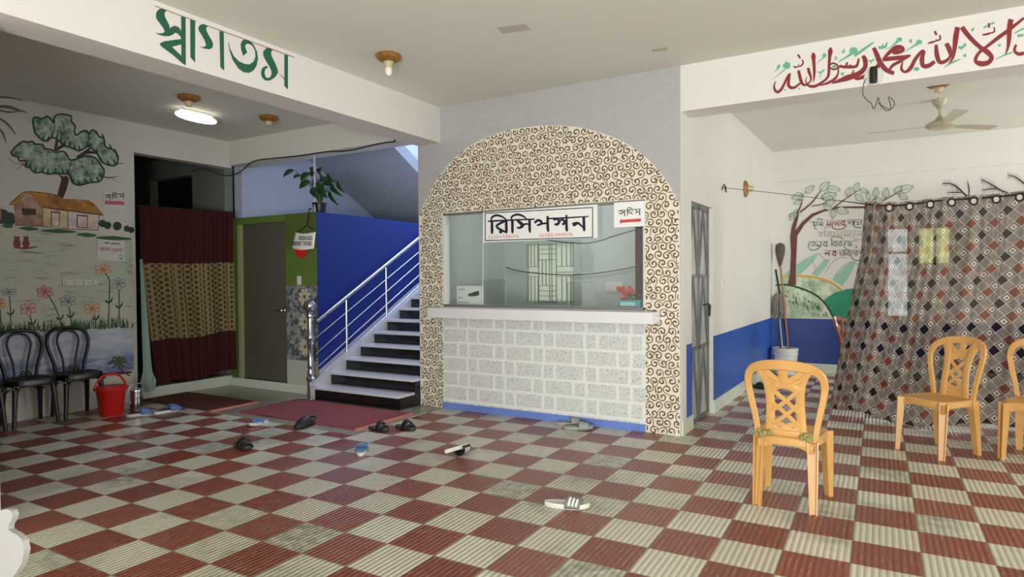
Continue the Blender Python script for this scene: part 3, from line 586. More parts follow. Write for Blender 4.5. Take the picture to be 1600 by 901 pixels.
for cx,cy,rx,ry,k,stem in ((-5,605,45,50,'o',[(0,650),(10,835)]),(70,510,70,38,'g',[(78,540),(88,700),(85,835)]),(232,645,70,62,'p',[(245,700),(268,780),(275,835)]),(368,508,72,54,'r',[(400,535),(455,630),(495,740),(505,800)]),(562,585,72,52,'g',[(570,640),(585,720),(590,800)]),
      (760,645,72,55,'o',[(775,690),(792,740),(788,810)]),(850,325,72,45,'o',[(868,350),(905,420),(902,600),(898,790)]),(980,440,62,52,'g',[(985,490),(985,640),(986,795)])):
    for j in range(6):
        an=j*PI/3+.4; px,py=cx+rx*.5*math.cos(an),cy+ry*.5*math.sin(an)
        o_=[(px+rx*.52*math.cos(t*PI/5)*math.cos(an)-ry*.34*math.sin(t*PI/5)*math.sin(an),py+rx*.52*math.cos(t*PI/5)*math.sin(an)*ry/rx+ry*.34*math.sin(t*PI/5)*math.cos(an)) for t in range(10)]
        Q.poly(o_,PET[k],3); Q.stroke([(x,y,4) for x,y in o_]+[(o_[0][0],o_[0][1],4)],LIN[k],4,None,2)
    Q.stroke([(x,y,9) for x,y in stem],M_stem,2)
    mx,my=stem[len(stem)//2]
    for dx,dy in ((30,-50),(-32,-28)): Q.stroke([(mx,my,10),(mx+dx*.6,my+dy*.4,16),(mx+dx,my+dy,3)],M_stem,2)
rg=random.Random(5)
for i in range(330):
    x=rg.uniform(-560,1100); y=855-(x*.045)+rg.uniform(-14,4); hgt=rg.uniform(35,100); lean=rg.uniform(-26,26)
    Q.stroke([(x,y,8),(x+lean*.4,y-hgt*.6,5),(x+lean,y-hgt,1.5)],rg.choice([M_grassp,M_grassp,M_foe,M_stem]),3,None,2)
for px,py,sc in ((185,573,1.),(114,583,.8),(40,592,.8)):
    for a_ in range(9):
        an=PI*(.95-a_*.24); P.stroke([(px,py-8*sc,3*sc),(px+9*sc*math.cos(an),py-8*sc-9*sc*math.sin(an),4*sc),(px+17*sc*math.cos(an),py-8*sc-8*sc*math.sin(an)+4,1)],mat('painted_palm_green',(70,92,52),.6),3)
    P.stroke([(px,py-8,2.5),(px+4,py+4,2.5),(px+18,py+14,2)],M_hdark,3)
for px,py in ((62,604),(8,610)): P.stroke([(px-8,py,1),(px,py+3,5),(px+9,py-1,1)],M_ink2,2)
for s in ([(150,585,3),(180,583,5),(205,581,3)],): P.stroke(s,M_hdark,3)
b.build('painted_mural',wall_left,0)['label']='village mural of tree, thatched hut, flowers and blue water'
# landscape mural and verse on the far wall of the right-hand room
mf2=lambda x,y:ony(x,y,YB)
M_hill=leafmat('painted_pale_hill',(128,160,120),(214,224,200),5); M_hill2=mat('painted_green_hill',(38,140,104),.55,var=.12,vscale=4); M_rim=mat('painted_ochre_rim',(212,158,58),.6); M_mtn=mat('painted_mountain_green',(146,190,168),.6,var=.1); M_trunk=mat('painted_brown_trunk',(92,44,38),.55,var=.12,vscale=8)
b=MB(); Q=Paint(b,mf2,(0,-1,0),1200,260,3.0025)
for pts in ([(70,510),(120,470),(180,430),(235,405),(215,445),(160,500),(130,515)],[(205,505),(260,440),(290,430),(280,460),(235,515)],[(300,530),(350,480),(395,445),(410,450),(390,500),(350,560)]): Q.poly(pts,M_mtn,1)
for s in ([(235,405),(260,430),(275,440)],[(270,500),(300,450),(345,425),(370,432)],[(310,520),(340,480),(395,445),(430,470)],[(205,440),(225,480),(215,500)]): Q.stroke(s,mat('painted_grey_line',(150,152,148),.6),2,3)
Q.poly([(35,530),(70,515),(150,512),(230,520),(300,545),(345,580),(345,690),(35,690)],M_hill,1); Q.stroke([(60,518,7),(150,513,9),(230,522,9),(300,547,10),(345,580,9)],M_rim,2)
Q.poly([(35,555),(90,555),(150,570),(220,600),(270,645),(300,690),(308,708),(35,708)],M_hill,3); Q.stroke([(35,556,6),(90,555,9),(150,570,9),(220,600,9),(270,645,9),(305,705,9)],M_foe,4)
Q.poly([(258,630),(310,592),(370,575),(460,565),(460,715),(306,715),(290,670)],M_hill2,2)
for i in range(46):
    x=rg.uniform(60,280); y=575+((x-60)/220)**2*110+rg.uniform(4,50)
    if y<700: Q.stroke([(x,y,4),(x+rg.uniform(4,14),y+rg.uniform(10,26),1)],M_foe,4,None,2)
Q.poly([(92,556),(104,500),(108,400),(104,330),(112,280),(128,235),(148,215),(140,250),(128,300),(160,260),(205,222),(260,202),(330,188),(470,186),(560,190),(470,196),(330,196),(262,212),(212,234),(170,274),(138,325),(134,400),(130,500),(132,556)],M_trunk,5)
tw=[[(135,225,9),(155,180,6),(165,130,4)],[(150,215,8),(205,170,7),(250,110,4)],[(205,185,5),(250,178,4),(290,155,2)],[(310,192,6),(360,155,5),(420,115,3)],[(460,190,6),(540,160,5),(630,110,3)],[(460,188,4),(490,160,3),(510,140,2)]]
for s in tw: Q.stroke(s,M_trunk,5)
M_lf=mat('painted_leaf_fill',(194,202,184),.6); M_ll=mat('painted_leaf_line',(92,112,94),.6)
for x,y,an,ln in ((165,130,235,40),(165,130,200,58),(175,125,40,55),(160,160,200,42),(135,215,225,50),(140,200,250,45),(125,225,190,30),(245,115,45,62),(275,105,355,65),(250,140,350,60),(250,150,15,76),(260,178,330,50),(370,140,70,46),(405,120,65,50),(430,108,345,44),(410,130,320,54),(475,160,100,40),(505,145,85,48),(500,155,350,44),(550,150,80,52),(595,130,50,52),(620,115,20,66),(615,130,330,48),(310,200,260,46),(320,200,345,62),(270,178,20,50)):
    a=math.radians(an); dx,dy=math.cos(a)*ln,-math.sin(a)*ln; nx_,ny_=-dy*.26,dx*.26
    o_=[(x,y),(x+dx*.3+nx_,y+dy*.3+ny_),(x+dx*.65+nx_*.8,y+dy*.65+ny_*.8),(x+dx,y+dy),(x+dx*.65-nx_*.8,y+dy*.65-ny_*.8),(x+dx*.3-nx_,y+dy*.3-ny_)]
    Q.poly(o_,M_lf,5); Q.stroke([(q[0],q[1],2.4) for q in o_]+[(x,y,2.4)],M_ll,6,None,2); Q.stroke([(x,y,2),(x+dx,y+dy,1.5)],M_ll,6)
M_twig=mat('painted_dark_twig',(48,36,30),.6)
Q=Paint(b,mf2,(0,-1,0),1440,260,10.)
for s in ([(330,268,16),(430,265,16),(520,300,22),(600,360,26),(680,440,30),(760,490,40),(900,500,44),(1100,480,40),(1400,440,40),(1600,410,40),(1900,370,40)],[(400,405,6),(540,405,14),(640,405,12)],[(735,460,16),(745,350,14),(715,240,8)],[(930,215,8),(1000,235,14),(1120,300,20),(1230,370,24),(1380,425,24)],[(950,370,8),(1080,350,16),(1190,345,12)],[(1350,140,8),(1440,155,16),(1540,215,18),(1640,300,20),(1750,380,24)]):
    Q.stroke(s,M_twig,2)
    for i in range(len(s)-1):
        for t in (0,.2,.4,.6,.8):
            x=s[i][0]+(s[i+1][0]-s[i][0])*t; y=s[i][1]+(s[i+1][1]-s[i][1])*t
            if y<455 and s[i][2]<25:
                for sg in (-1,1): Q.stroke([(x,y,5),(x-20*rg.random()+6,y+sg*rg.uniform(35,75),2)],M_twig,2)
Q=Paint(b,mf2,(0,-1,0),1240,330,11.267)
Cg=mat('painted_verse_green',(44,86,72),.6); Cy=mat('painted_verse_grey',(130,136,126),.6); Ck=mat('painted_verse_dark',(56,62,56),.6)
for mt_,w,ss in ((Cg,13,[[(330,205),(370,195),(350,245),(385,240),(365,280),(405,320)],[(410,180),(410,260)],[(412,150),(440,132),(520,150)],[(450,200),(475,225),(440,245)],[(450,235),(505,235)],[(508,180),(508,268)]]),
  (M_maroon,15,[[(590,185),(610,225),(580,240),(650,235)],[(655,180),(655,265)],[(700,180),(685,230),(695,290),(780,318),(880,300),(930,240)],[(715,205),(750,195),(760,235),(720,235)],[(790,170),(795,265)],[(890,165),(830,215),(890,245)],[(893,165),(893,255)],[(915,235),(925,245)]]),
  (Cg,14,[[(955,180),(985,175),(1000,205),(960,215)],[(1045,150),(1045,245)],[(1045,215),(1085,165),(1060,230),(1100,285),(1200,285)],[(1110,180),(1140,190),(1120,235),(1155,235)],[(1190,150),(1190,240)]]),
  (Cy,10,[[(455,395),(490,380),(485,430),(440,440)],[(545,365),(545,450)],[(545,355),(550,300),(600,270),(660,280)],[(640,370),(580,415),(640,440)],[(655,365),(655,445)],[(700,375),(735,405),(690,440)],[(760,420),(790,400),(800,430)],[(838,355),(838,455)],[(880,380),(910,385),(890,430),(930,430)],[(950,370),(950,450)],[(1030,375),(970,415),(1030,440)],[(1090,380),(1060,430),(1080,490),(1190,495)],[(1120,410),(1150,395),(1160,430)],[(1190,360),(1190,440)]]),
  (Ck,12,[[(300,545),(262,600),(290,670),(360,685),(440,650),(460,610)],[(320,555),(370,545),(370,600),(310,600)],[(400,570),(440,600),(400,610),(470,605)],[(480,530),(480,630)],[(580,530),(520,585),(585,615)],[(588,530),(588,625)],[(672,530),(672,615)],[(670,520),(670,470),(710,450),(800,455),(880,490)],[(740,530),(690,580),(745,610)],[(750,530),(750,615)],[(835,530),(780,580),(835,610)],[(840,530),(840,610)],[(885,560),(900,580)],[(935,530),(890,590),(920,660),(1000,690)],[(950,545),(1020,560),(960,600),(1035,600)],[(1090,605),(1115,620),(1090,655)]]),
  (M_maroon,16,[[(550,740),(580,725),(590,745),(560,750)],[(590,735),(620,735)],[(625,690),(625,785)],[(690,710),(730,705),(685,755),(740,785)],[(735,695),(740,785)],[(755,720),(765,728)]]),
  (Ck,12,[[(805,710),(830,720),(815,760),(855,770)],[(875,690),(875,785)],[(900,690),(905,790)],[(980,715),(920,745),(975,775)],[(985,690),(985,775)],[(1050,690),(1010,760),(1030,820),(1090,860),(1180,860)],[(1115,705),(1060,740),(1115,775)],[(1120,690),(1120,775)],[(1150,720),(1185,715),(1180,760)]])):
    for s in ss: Q.stroke([(x,y,w) for x,y in s],mt_,7)
for mt_,x0,x1,y in ((Cg,270,520,183),(M_maroon,570,950,160),(Cg,955,1200,145),(Cy,410,850,362),(Cy,870,1200,345),(Ck,260,600,530),(Ck,660,1130,522),(M_maroon,540,780,690),(Ck,790,1200,686)): Q.stroke([(x0,y,6),(x1,y,6)],mt_,7)
b.build('painted_mural',wall_back,0)['label']='landscape mural of bare tree, hills and a painted verse'
# ================================================================== NOTICES, SIGNS, SWITCHES
YS=YK-.022
t=thing('reception_sign','wide white board with bold black word and black border above the reception window','sign',ony(845,350,YS))
def lf(o): return lambda v: v-Vector(o.location)
b=MB(); q=[ony(x,y,YS) for x,y in ((754.5,330.5),(934,320.5),(933,372),(755.5,378))]
xa,xb=(q[0].x+q[3].x)/2,(q[1].x+q[2].x)/2; za,zb=(q[2].z+q[3].z)/2,(q[0].z+q[1].z)/2
L=t.location; b.box((xa-L.x,-.001,za-L.z),(xb-L.x,.015,zb-L.z),M_paper); b.build('board',t,0)
b=MB(); fn=lambda x,y:ony(x,y,YS-.0012)-L; P=Paint(b,fn,(0,-1,0),740,310,5.714)
for s in ([(102,132),(1063,80)],[(1063,78),(1063,348)],[(1066,346),(102,376)],[(104,378),(104,130)]): P.stroke(s,M_ink,1,8)
b.build('border_line',t,0)
b=MB(); P=Paint(b,fn,(0,-1,0),740,310,5.714)
for s in ([(128,206,8),(180,200,15),(545,184,13)],[(655,180,14),(835,172,13)],[(835,172,14),(1028,160,10)],[(165,198,22),(166,290,24),(166,318,10)],[(158,200,12),(165,168,18),(205,150,20),(255,162,18),(298,192,8)],[(288,198,20),(205,248,22),(286,300,18)],[(292,190,24),(294,285,24),(296,312,10)],[(347,188,24),(348,290,24),(350,312,8)],[(338,192,12),(345,160,18),(390,143,20),(440,156,18),(478,184,8)],
  [(385,195,10),(412,212,28),(438,240,30),(412,262,22),(385,258,10)],[(440,240,20),(470,226,16),(500,235,14)],[(500,184,24),(502,280,24),(506,306,8)],[(545,218,20),(575,195,24),(605,205,22),(600,228,22),(565,240,12)],[(600,225,20),(660,220,16)],[(662,156,20),(664,270,26),(672,298,8)],[(712,192,12),(748,184,20),(766,205,24),(745,232,26),(722,226,12)],[(764,210,18),(790,188,18),(815,208,24),(795,236,22)],[(812,222,16),(834,232,12)],[(830,146,16),(832,270,26),(838,294,8)],[(885,236,30),(905,228,36),(935,220,22),(965,246,16),(985,262,12)],[(985,166,24),(987,268,26),(992,292,8)]): P.stroke(s,M_ink,2)
P.dot(243,298,15,M_ink,2)
b.build('lettering',t,0)['label']='bold black painted word'
for body,px,py in (('০১৭০০-৭৪৪০২৬',786,370.3),('০১৭৪৪-৬৬৩৪০৯',868,367.3)):
    c0=ony(px,py,YS-.0025)-L; MB().text(body,.052,lambda x,y,c0=c0:c0+Vector((x,0,y-.012)),M_redink).build('phone_number',t,0)['label']='small red telephone number'
def office_word(P,x0,y0,s,mt_,L_=2):
    for q in ([(-2,22,6),(66,16,6)],[(72,16,6),(212,6,6)],[(6,38,7),(20,52,9),(38,44,9),(32,24,8),(12,24,7)],[(38,44,8),(54,30,7)],[(58,16,10),(60,74,9)],[(86,12,10),(88,66,9)],[(84,14,6),(90,-2,7),(112,-6,8),(134,10,6)],[(112,10,8),(98,34,8),(118,44,7),(138,58,6)],[(118,42,7),(138,22,7)],[(160,10,7),(176,30,9),(160,44,8)],[(170,36,7),(196,34,7)],[(200,8,10),(202,64,9)]):
        P.stroke([(x0+a*s,y0+c*s,w*s) for a,c,w in q],mt_,L_)
t=thing('office_sign','small white office sign with red arrow in the top right corner of reception window','sign',ony(984,335,YS))
L=t.location.copy(); q=[ony(x,y,YS) for x,y in ((959,317),(1007,313),(1007.5,353),(959.5,355.5))]
MB().box((q[3].x-L.x,0,(q[2].z+q[3].z)/2-L.z),((q[1].x+q[2].x)/2-L.x,.012,(q[0].z+q[1].z)/2-L.z),M_paper).build('board',t,0)
b=MB(); P=Paint(b,lambda x,y:ony(x,y,YS-.001)-L,(0,-1,0),740,310,5.714); office_word(P,1292,88,.95,M_ink2,1); b.build('lettering',t,0)
b=MB(); P=Paint(b,lambda x,y:ony(x,y,YS-.001)-L,(0,-1,0),740,310,5.714); P.poly([(1300,206),(1322,178),(1322,190),(1495,178),(1495,206),(1322,216),(1322,230)],M_redink,1); b.build('arrow',t,0)['label']='red arrow pointing left'
XW=XL+.006
t=thing('office_notice','upper paper notice on the mural with office word above a pink strip','notice',onx(180,308,XW)); L=t.location.copy()
b=MB(); P=Paint(b,lambda x,y:onx(x,y,XW)-L,(1,0,0),140,285,7.213); P.poly([(155,85),(405,100),(408,290),(150,278)],mat('off_white_paper',(214,214,208),.7),0); b.build('sheet',t,0,solid=.002)
b=MB(); P=Paint(b,lambda x,y:onx(x,y,XW)-L,(1,0,0),140,285,7.213); office_word(P,168,118,1.06,M_ink2,1.5); b.build('lettering',t,0)
b=MB(); P=Paint(b,lambda x,y:onx(x,y,XW)-L,(1,0,0),140,285,7.213); P.poly([(172,202),(365,212),(365,205),(395,235),(370,270),(368,252),(172,245)],M_pinkink,1.5); b.build('arrow',t,0)['label']='pink arrow strip'
t=thing('entry_notice','lower paper notice on the mural with a faint pink line of writing','notice',onx(178,390,XW)); L=t.location.copy()
b=MB(); P=Paint(b,lambda x,y:onx(x,y,XW)-L,(1,0,0),140,285,7.213); P.poly([(88,640),(395,655),(392,885),(80,865)],MATS['off_white_paper'],0); b.build('sheet',t,0,solid=.002)
for mt_,rows in ((M_ink2,((165,225,680,22),(240,345,690,22))),(M_pinkink,((112,235,750,42),(252,372,762,42)))):
    for x0,x1,y,h_ in rows:
        b=MB(); P=Paint(b,lambda x,y:onx(x,y,XW)-L,(1,0,0),140,285,7.213)
        P.stroke([(x0,y-h_*.4,4),(x1,y-h_*.3,4)],mt_,1.5)
        for i in range(int((x1-x0)/20)):
            x=x0+8+i*20; P.stroke([(x,y-h_*.4,5),(x-7,y,5),(x+5,y+h_*.4,5)],mt_,1.5,None,2); P.stroke([(x+9,y-h_*.4,5),(x+9,y+h_*.45,5)],mt_,1.5)
        b.build('lettering',t,0)
    if mt_ is M_ink2:
        b=MB(); P=Paint(b,lambda x,y:onx(x,y,XW)-L,(1,0,0),140,285,7.213)
        for s_ in ([(335,830),(350,815),(365,825),(360,850),(335,850)],[(330,862),(378,860)]): P.stroke([(x,y,6) for x,y in s_],M_ink2,1.5)
        b.build('lettering',t,0)
t=thing('switchboard','row of white switches on the mural among painted flowers','switch',onx(122,442,XL)); L=t.location.copy()
b=MB(); q0,q1=onx(97,447,XL),onx(153,436,XL); b.box((0,q0.y-L.y,q0.z-L.z),(.014,q1.y-L.y,q1.z-L.z),mat('ivory_switch_plate',(206,206,196),.4),.003); b.build('plate',t)
for i in range(4):
    y=q0.y+(q1.y-q0.y)*(i+.5)/4-L.y; MB().box((.014,y-.022,q0.z-L.z+.012),(.022,y+.022,q1.z-L.z-.012),M_white,.003).build('switch',t)
t=thing('light_switch','single white switch on green tiles right of the grey door','switch',ony(468,438,YG)); 
MB().box((-.032,-.014,-.055),(.032,0,.055),MATS['ivory_switch_plate'],.004).build('plate',t); MB().box((-.014,-.02,-.022),(.014,-.014,.022),M_white,.003).build('rocker',t)
t=thing('wall_switch','small white switch plate on the white wall right of the steel door','switch',onx(1129,445,xr(7.1)+.0)); t.location.x=xr(t.location.y)
MB().box((0,-.05,-.05),(.014,.05,.05),MATS['ivory_switch_plate'],.004).build('plate',t); MB().box((.014,-.02,-.025),(.02,.02,.025),M_white,.003).build('rocker',t)
# paper hanging on a cord from the rod above the little room
yh=YG-.05
t=thing('hanging_sign','white paper sign over a red disc hung by cord from the thin white rod','sign',ony(475,365,yh)); L=t.location.copy()
f=lambda x,y:ony(430+x/4.738,240+y/4.738,yh)-L
b=MB(); b.surf(lambda u,v:f(150+u*150-v*(30-26*u)-0,578+ (14*math.sin(u*PI)+18*(u-1)*0)+v*(118+6*u))+Vector((0,-.03*math.sin(u*PI)-.02*v*u,0)),10,6,M_paper); b.build('paper',t,solid=.002)
b=MB(); P=Paint(b,lambda x,y:f(x,y)+Vector((0,-.045,0)),(0,-1,0))
for y0,xs in ((628,(205,225,245,268,285)),(668,(145,165,185,205,240,262,280))):
    for x in xs: P.stroke([(x,y0-12,3),(x-8,y0+2,4),(x+6,y0+12,4)],M_ink2,1); P.stroke([(x+8,y0-12,4),(x+8,y0+12,4)],M_ink2,1)
    P.stroke([(xs[0]-10,y0-13,3),(xs[-1]+10,y0-15,3)],M_ink2,1)
b.build('lettering',t,0)
c=f(186,722); MB().lathe([(.001,.0),(.098,.0),(.1,.004),(.098,.008),(.001,.008)],(c.x,.012,c.z+.02),M_red,28,'y').build('disc',t)['label']='round red plastic disc'
b=MB(); b.tube([f(250,415),f(245,470),f(232,530)],.006,M_cable).tube([f(232,530),f(195,560),f(160,582)],.005,M_cable).tube([f(232,530),f(265,550),f(296,582)],.005,M_cable).tube([f(250,415),f(258,405),f(268,412)],.008,M_cable); b.build('cord',t)
p0,p1=ony(486,323,YG+.03),ony(486,250,YG+.03)
b=MB(); b.tube([(0,0,0),(0,0,2.87-ZG)],.012,mat('white_painted_rod',(190,190,200),.4)); t=b.build('thin_rod',loc=(p0.x,YG+.09,ZG)); tag(t,'thin white vertical rod from the little room roof up to the beam','rod')
# ================================================================== LAMPS, FAN, CABLES
def ceiling_lamp(name,label,loc,bulb,group):
    t=thing(name,label,'ceiling lamp',loc,0,group)
    MB().lathe([(.10,0),(.106,-.014),(.098,-.03),(.078,-.046),(.05,-.058)],(0,0,0),M_brass,28).build('rose',t)
    MB().lathe([(.05,-.05),(.044,-.06),(.034,-.07),(.030,-.095),(.024,-.10)],(0,0,0),mat('cream_holder',(196,180,140),.4),20).build('holder',t)
    if bulb: MB().lathe([(.012,-.08),(.022,-.1),(.03,-.125),(.026,-.15),(.012,-.165),(.002,-.167)],(0,0,0),M_bulb,18).build('bulb',t)
    return t
p=onz(607,86,ZC); ceiling_lamp('ceiling_lamp','brass ceiling lamp holder with a clear bulb in the middle of the hall ceiling',p,True,None)
p=onz(295,150,ZC); ceiling_lamp('ceiling_lamp','brass ceiling lamp holder above the glowing tube light',p,False,None)
p=onz(420,182,ZC); ceiling_lamp('ceiling_lamp','brass ceiling lamp holder nearest the plant in the left bay',p,False,None)
p=onz(1466,128,ZC); ceiling_lamp('ceiling_lamp','brass ceiling lamp holder just above the ceiling fan',p,False,None)
# glowing tube lamp
p,q=onz(276,173,ZC-.05),onz(336,188,ZC-.05); c=(p+q)/2; hl=(q-p).length/2
t=thing('tube_light','short glowing white tube light on the ceiling of the left bay','lamp',(c.x,c.y,ZC))
MB().rbox((0,0,-.014),(.04,2*hl*.8,.028),.01,M_whitepl).build('batten',t)
M_glow=mat('glowing_tube',(255,250,240),.4,emit=((255,250,238),2.2))
MB().lathe([(.002,-hl-.01),(.018,-hl),(.034,-hl*.85),(.046,-hl*.5),(.05,0),(.046,hl*.5),(.034,hl*.85),(.018,hl),(.002,hl+.01)],(0,0,-.07),M_glow,16,'y').build('tube',t)['label']='glowing white tube'
# lamp bracket on the wall of the right-hand room
p=onx(1165,295,xr(8.4)); p.x=xr(p.y)
t=thing('wall_lamp','brass lamp holder on the white wall above the mops','wall lamp',p)
MB().lathe([(.10,0),(.10,.012),(.09,.022),(.07,.03),(.045,.04)],(0,0,0),M_brass,26,'x').build('rose',t); MB().lathe([(.04,.035),(.036,.07),(.03,.1)],(0,0,0),MATS['cream_holder'],18,'x').build('holder',t)
# fan
cx,cy,cz=.48,7.95,2.92
t=thing('ceiling_fan','cream three-bladed ceiling fan in the right-hand room','fan',(cx,cy,ZC))
M_fan=mat('cream_enamel',(172,162,138),.35,var=.04)
MB().lathe([(.07,-.001),(.066,-.03),(.03,-.085),(.012,-.095)],(0,0,0),M_fan,24).build('canopy',t)
MB().lathe([(.011,-.05),(.011,-.2)],(0,0,0),M_fan,12).build('down_rod',t); MB().lathe([(.014,-.16),(.045,-.2),(.055,-.215)],(0,0,0),M_fan,20).build('lower_canopy',t)
MB().lathe([(.03,-.215),(.09,-.225),(.125,-.25),(.13,-.275),(.10,-.295),(.05,-.305),(.004,-.308)],(0,0,0),M_fan,32).build('motor',t)
for an in (178,39,-78):
    a=math.radians(an); d=Vector((math.cos(a),math.sin(a),0)); q=Vector((-d.y,d.x,0)); b=MB()
    st_=[(.12,.035,0),(.2,.05,0),(.24,.09,0),(.4,.10,-.0),(.58,.115,.0),(.65,.10,0)]
    R=[]
    for r_,w,dz in st_:
        tw_=-.10; R.append([d*r_+q*(w/2)+Vector((0,0,-.262+w*tw_)),d*r_-q*(w/2)+Vector((0,0,-.262-w*tw_)),d*r_-q*(w/2)+Vector((0,0,-.267-w*tw_)),d*r_+q*(w/2)+Vector((0,0,-.267+w*tw_))])
    b.rings(R,M_fan,True,True); b.build('blade',t)
# black bulb socket with dangling wire on the right beam
p=ony(1365,120,YK); t=thing('bulb_socket','black bulb socket with dangling wire on the calligraphy beam','lamp socket',p)
MB().lathe([(.065,0),(.065,.004),(.06,.012)],(0,0,0),mat('white_ceramic',(214,212,208),.4),24,'y').build('back_plate',t)
MB().lathe([(.024,-.055),(.026,-.04),(.026,.03),(.022,.06)],(0,-.045,0),M_cable,16).build('socket',t)
L=Vector(p); g=lambda x,y:ony(x,y,YK-.012)-L
w=[(1354,122),(1350,130),(1348,145),(1354,155),(1361,160),(1365,169),(1370,158),(1372,151),(1377,165),(1386,172),(1392,166),(1388,150),(1398,160),(1390,170),(1372,160)]
MB().tube([g(x,y) if y<143 else g(x,y)+Vector((0,.02,0)) for x,y in w],.0028,M_cable,6,4).build('wire',t)
# black cable from passage along the beam
pts=[(300,268),(312,264),(325,265),(345,273),(360,274),(376,268),(396,252),(430,247),(470,243),(510,237),(545,235),(585,226),(607,222),(617,221),(613,215),(603,211)]
c=[]
for i,(x,y) in enumerate(pts): c.append(onx(x,y,XL+.02) if i<4 else ony(x,y,YG-.02) if i<12 else ony(x,y,YG-.02-.06*(i-11)))
b=MB().tube(c,.0075,M_cable,8,4); tag(b.build('cable'),'black cable slung from the curtained doorway along the white beam','cable')
# line across the right-hand room that carries the curtain
YC=7.2; pa=onx(1130,293,xr(7.2)); pa.x=xr(pa.y)+.002
rope=[pa,ony(1215,302,YC),ony(1300,312,YC),ony(1380,321,YC),ony(1430,318,YC),ony(1470,313,YC),ony(1535,309,YC),ony(1600,303,YC),Vector((2.2,YC,2.16)),Vector((5.9,YC,2.5))]
b=MB().tube(rope,[.0028]*3+[.009]*7,M_cable,8,4); tag(b.build('curtain_line'),'thin dark line stretched from the white wall that carries the patterned curtain','line')
b=MB().tube([pa+Vector((0,-.06,-.03)),pa+Vector((.02,-.03,.03)),pa+Vector((.02,0,.0)),pa+Vector((.03,.02,-.05)),pa+Vector((.02,.04,.02))],.005,M_cable,6,4); tag(b.build('wire_loop'),'twisted loop of wire tied on the white wall above the steel door','wire')
# ================================================================== CURTAINS
def pat(n):
    u=n.xyz(n.uv()); D=.105
    A=n.m('DIVIDE',n.m('ADD',u[0],u[1]),D); B=n.m('DIVIDE',n.m('SUBTRACT',u[0],u[1]),D)
    ia,ib=n.m('FLOOR',A),n.m('FLOOR',B); fa,fb=n.m('SUBTRACT',A,ia),n.m('SUBTRACT',B,ib)
    even=n.m('LESS_THAN',n.m('FLOORED_MODULO',ia,2.),.5); k=n.m('FLOORED_MODULO',n.m('ADD',ib,ia),4.)
    cheb=n.m('MAXIMUM',n.m('ABSOLUTE',n.m('SUBTRACT',fa,.5)),n.m('ABSOLUTE',n.m('SUBTRACT',fb,.5)))
    grey=n.mix(n.noise(n.uv(),9,4),lin((112,102,96)),lin((158,148,140)))
    dot=n.mix(n.m('LESS_THAN',cheb,.10),n.mix(n.m('LESS_THAN',cheb,.29),n.mix(n.m('LESS_THAN',cheb,.35),grey,lin((70,60,56))),lin((214,204,190))),lin((36,28,26)))
    pick=n.mix(n.m('COMPARE',k,1.,.1),n.mix(n.m('COMPARE',k,3.,.1),dot,lin((128,72,52))),lin((34,26,25)))
    c=n.mix(even,grey,pick)
    return n.mix(n.m('GREATER_THAN',cheb,.465),c,lin((204,192,176)))
M_curt=cloth_mat('patterned_curtain_cloth',pat,.34,.09)
t=thing('patterned_curtain','large sheer curtain with brown and black diamond pattern hung across the right-hand room','curtain',(.5,YC,0))
L=Vector((.5,YC,0))
edge=[(0,-.174,7.2),(.05,-.185,7.2),(.25,-.212,7.18),(.46,-.296,7.15),(.74,-.40,7.12),(.95,-.47,7.1),(1.,-.50,7.06)]
def lerp(tab,v):
    for a,b in zip(tab,tab[1:]):
        if a[0]<=v<=b[0]:
            k=(v-a[0])/(b[0]-a[0]); return [a[i]+(b[i]-a[i])*k for i in range(1,len(a))]
    return list(tab[-1][1:])
def top(x):
    tab=[(p.x,p.z) for p in rope[2:]]
    for (a,za),(b_,zb) in zip(tab,tab[1:]):
        if a<=x<=b_: return za+(zb-za)*(x-a)/(b_-a)
    return tab[-1][1]
NU=420
def cur(u,v):
    e=lerp(edge,v); uu=u; x0=e[0]; x1=3.2+.1*v
    # cloth bunched at the left end
    g=.45*uu**1.7+.55*uu
    x=x0+(x1-x0)*g; zt=top(max(-.17,-.174+(3.2+.174)*g))+.03; zb=.035+.03*math.sin(uu*20)-.0
    flare=v*v*(-.34*math.exp(-((x-.35)/.55)**2)-.08)
    amp=.036*(1-.3*v)+.012; pl=-sum(.075*math.exp(-((uu-q)/.0075)**2) for q in (.035,.075,.115,.17,.235,.31,.40,.52,.66,.8))*(1-.35*v); fold=pl*-1*.9+amp*math.sin(uu*2*PI*17+.6*math.sin(uu*31))+.012*math.sin(uu*2*PI*41+v*2)
    if u<.14: fold=fold*(1+.5*(1-u/.14))+.03*math.sin(uu*2*PI*46)*(1-u/.14)
    return Vector((x,YC+fold*(.55+.45*min(1,v*8))+flare,zt+(zb-zt)*v))-L
b=MB(); b.surf(cur,NU,24,M_curt,(3.75,2.05)); b.build('cloth',t,60)
M_eye=mat('dark_eyelet_ring',(26,22,22),.35); M_eyew=mat('eyelet_gap_disc',(206,198,186),.7)
for i in range(14):
    x=.03+i*.165; z=top(x)-.030; y=YC-.060
    MB().tube([(x-L.x+.028*math.cos(a*PI/8),y-L.y,z+.034*math.sin(a*PI/8)) for a in range(16)],.008,M_eye,6,0,True).build('eyelet',t)
    MB().lathe([(.001,0),(.024,0)],(x-L.x,y-L.y+.004,z),M_eyew,14,'y',False).build('eyelet_gap_disc',t,0)['label']='pale disc standing for the gap in the dark eyelet ring'  # solid pale disc added in place of a see-through hole
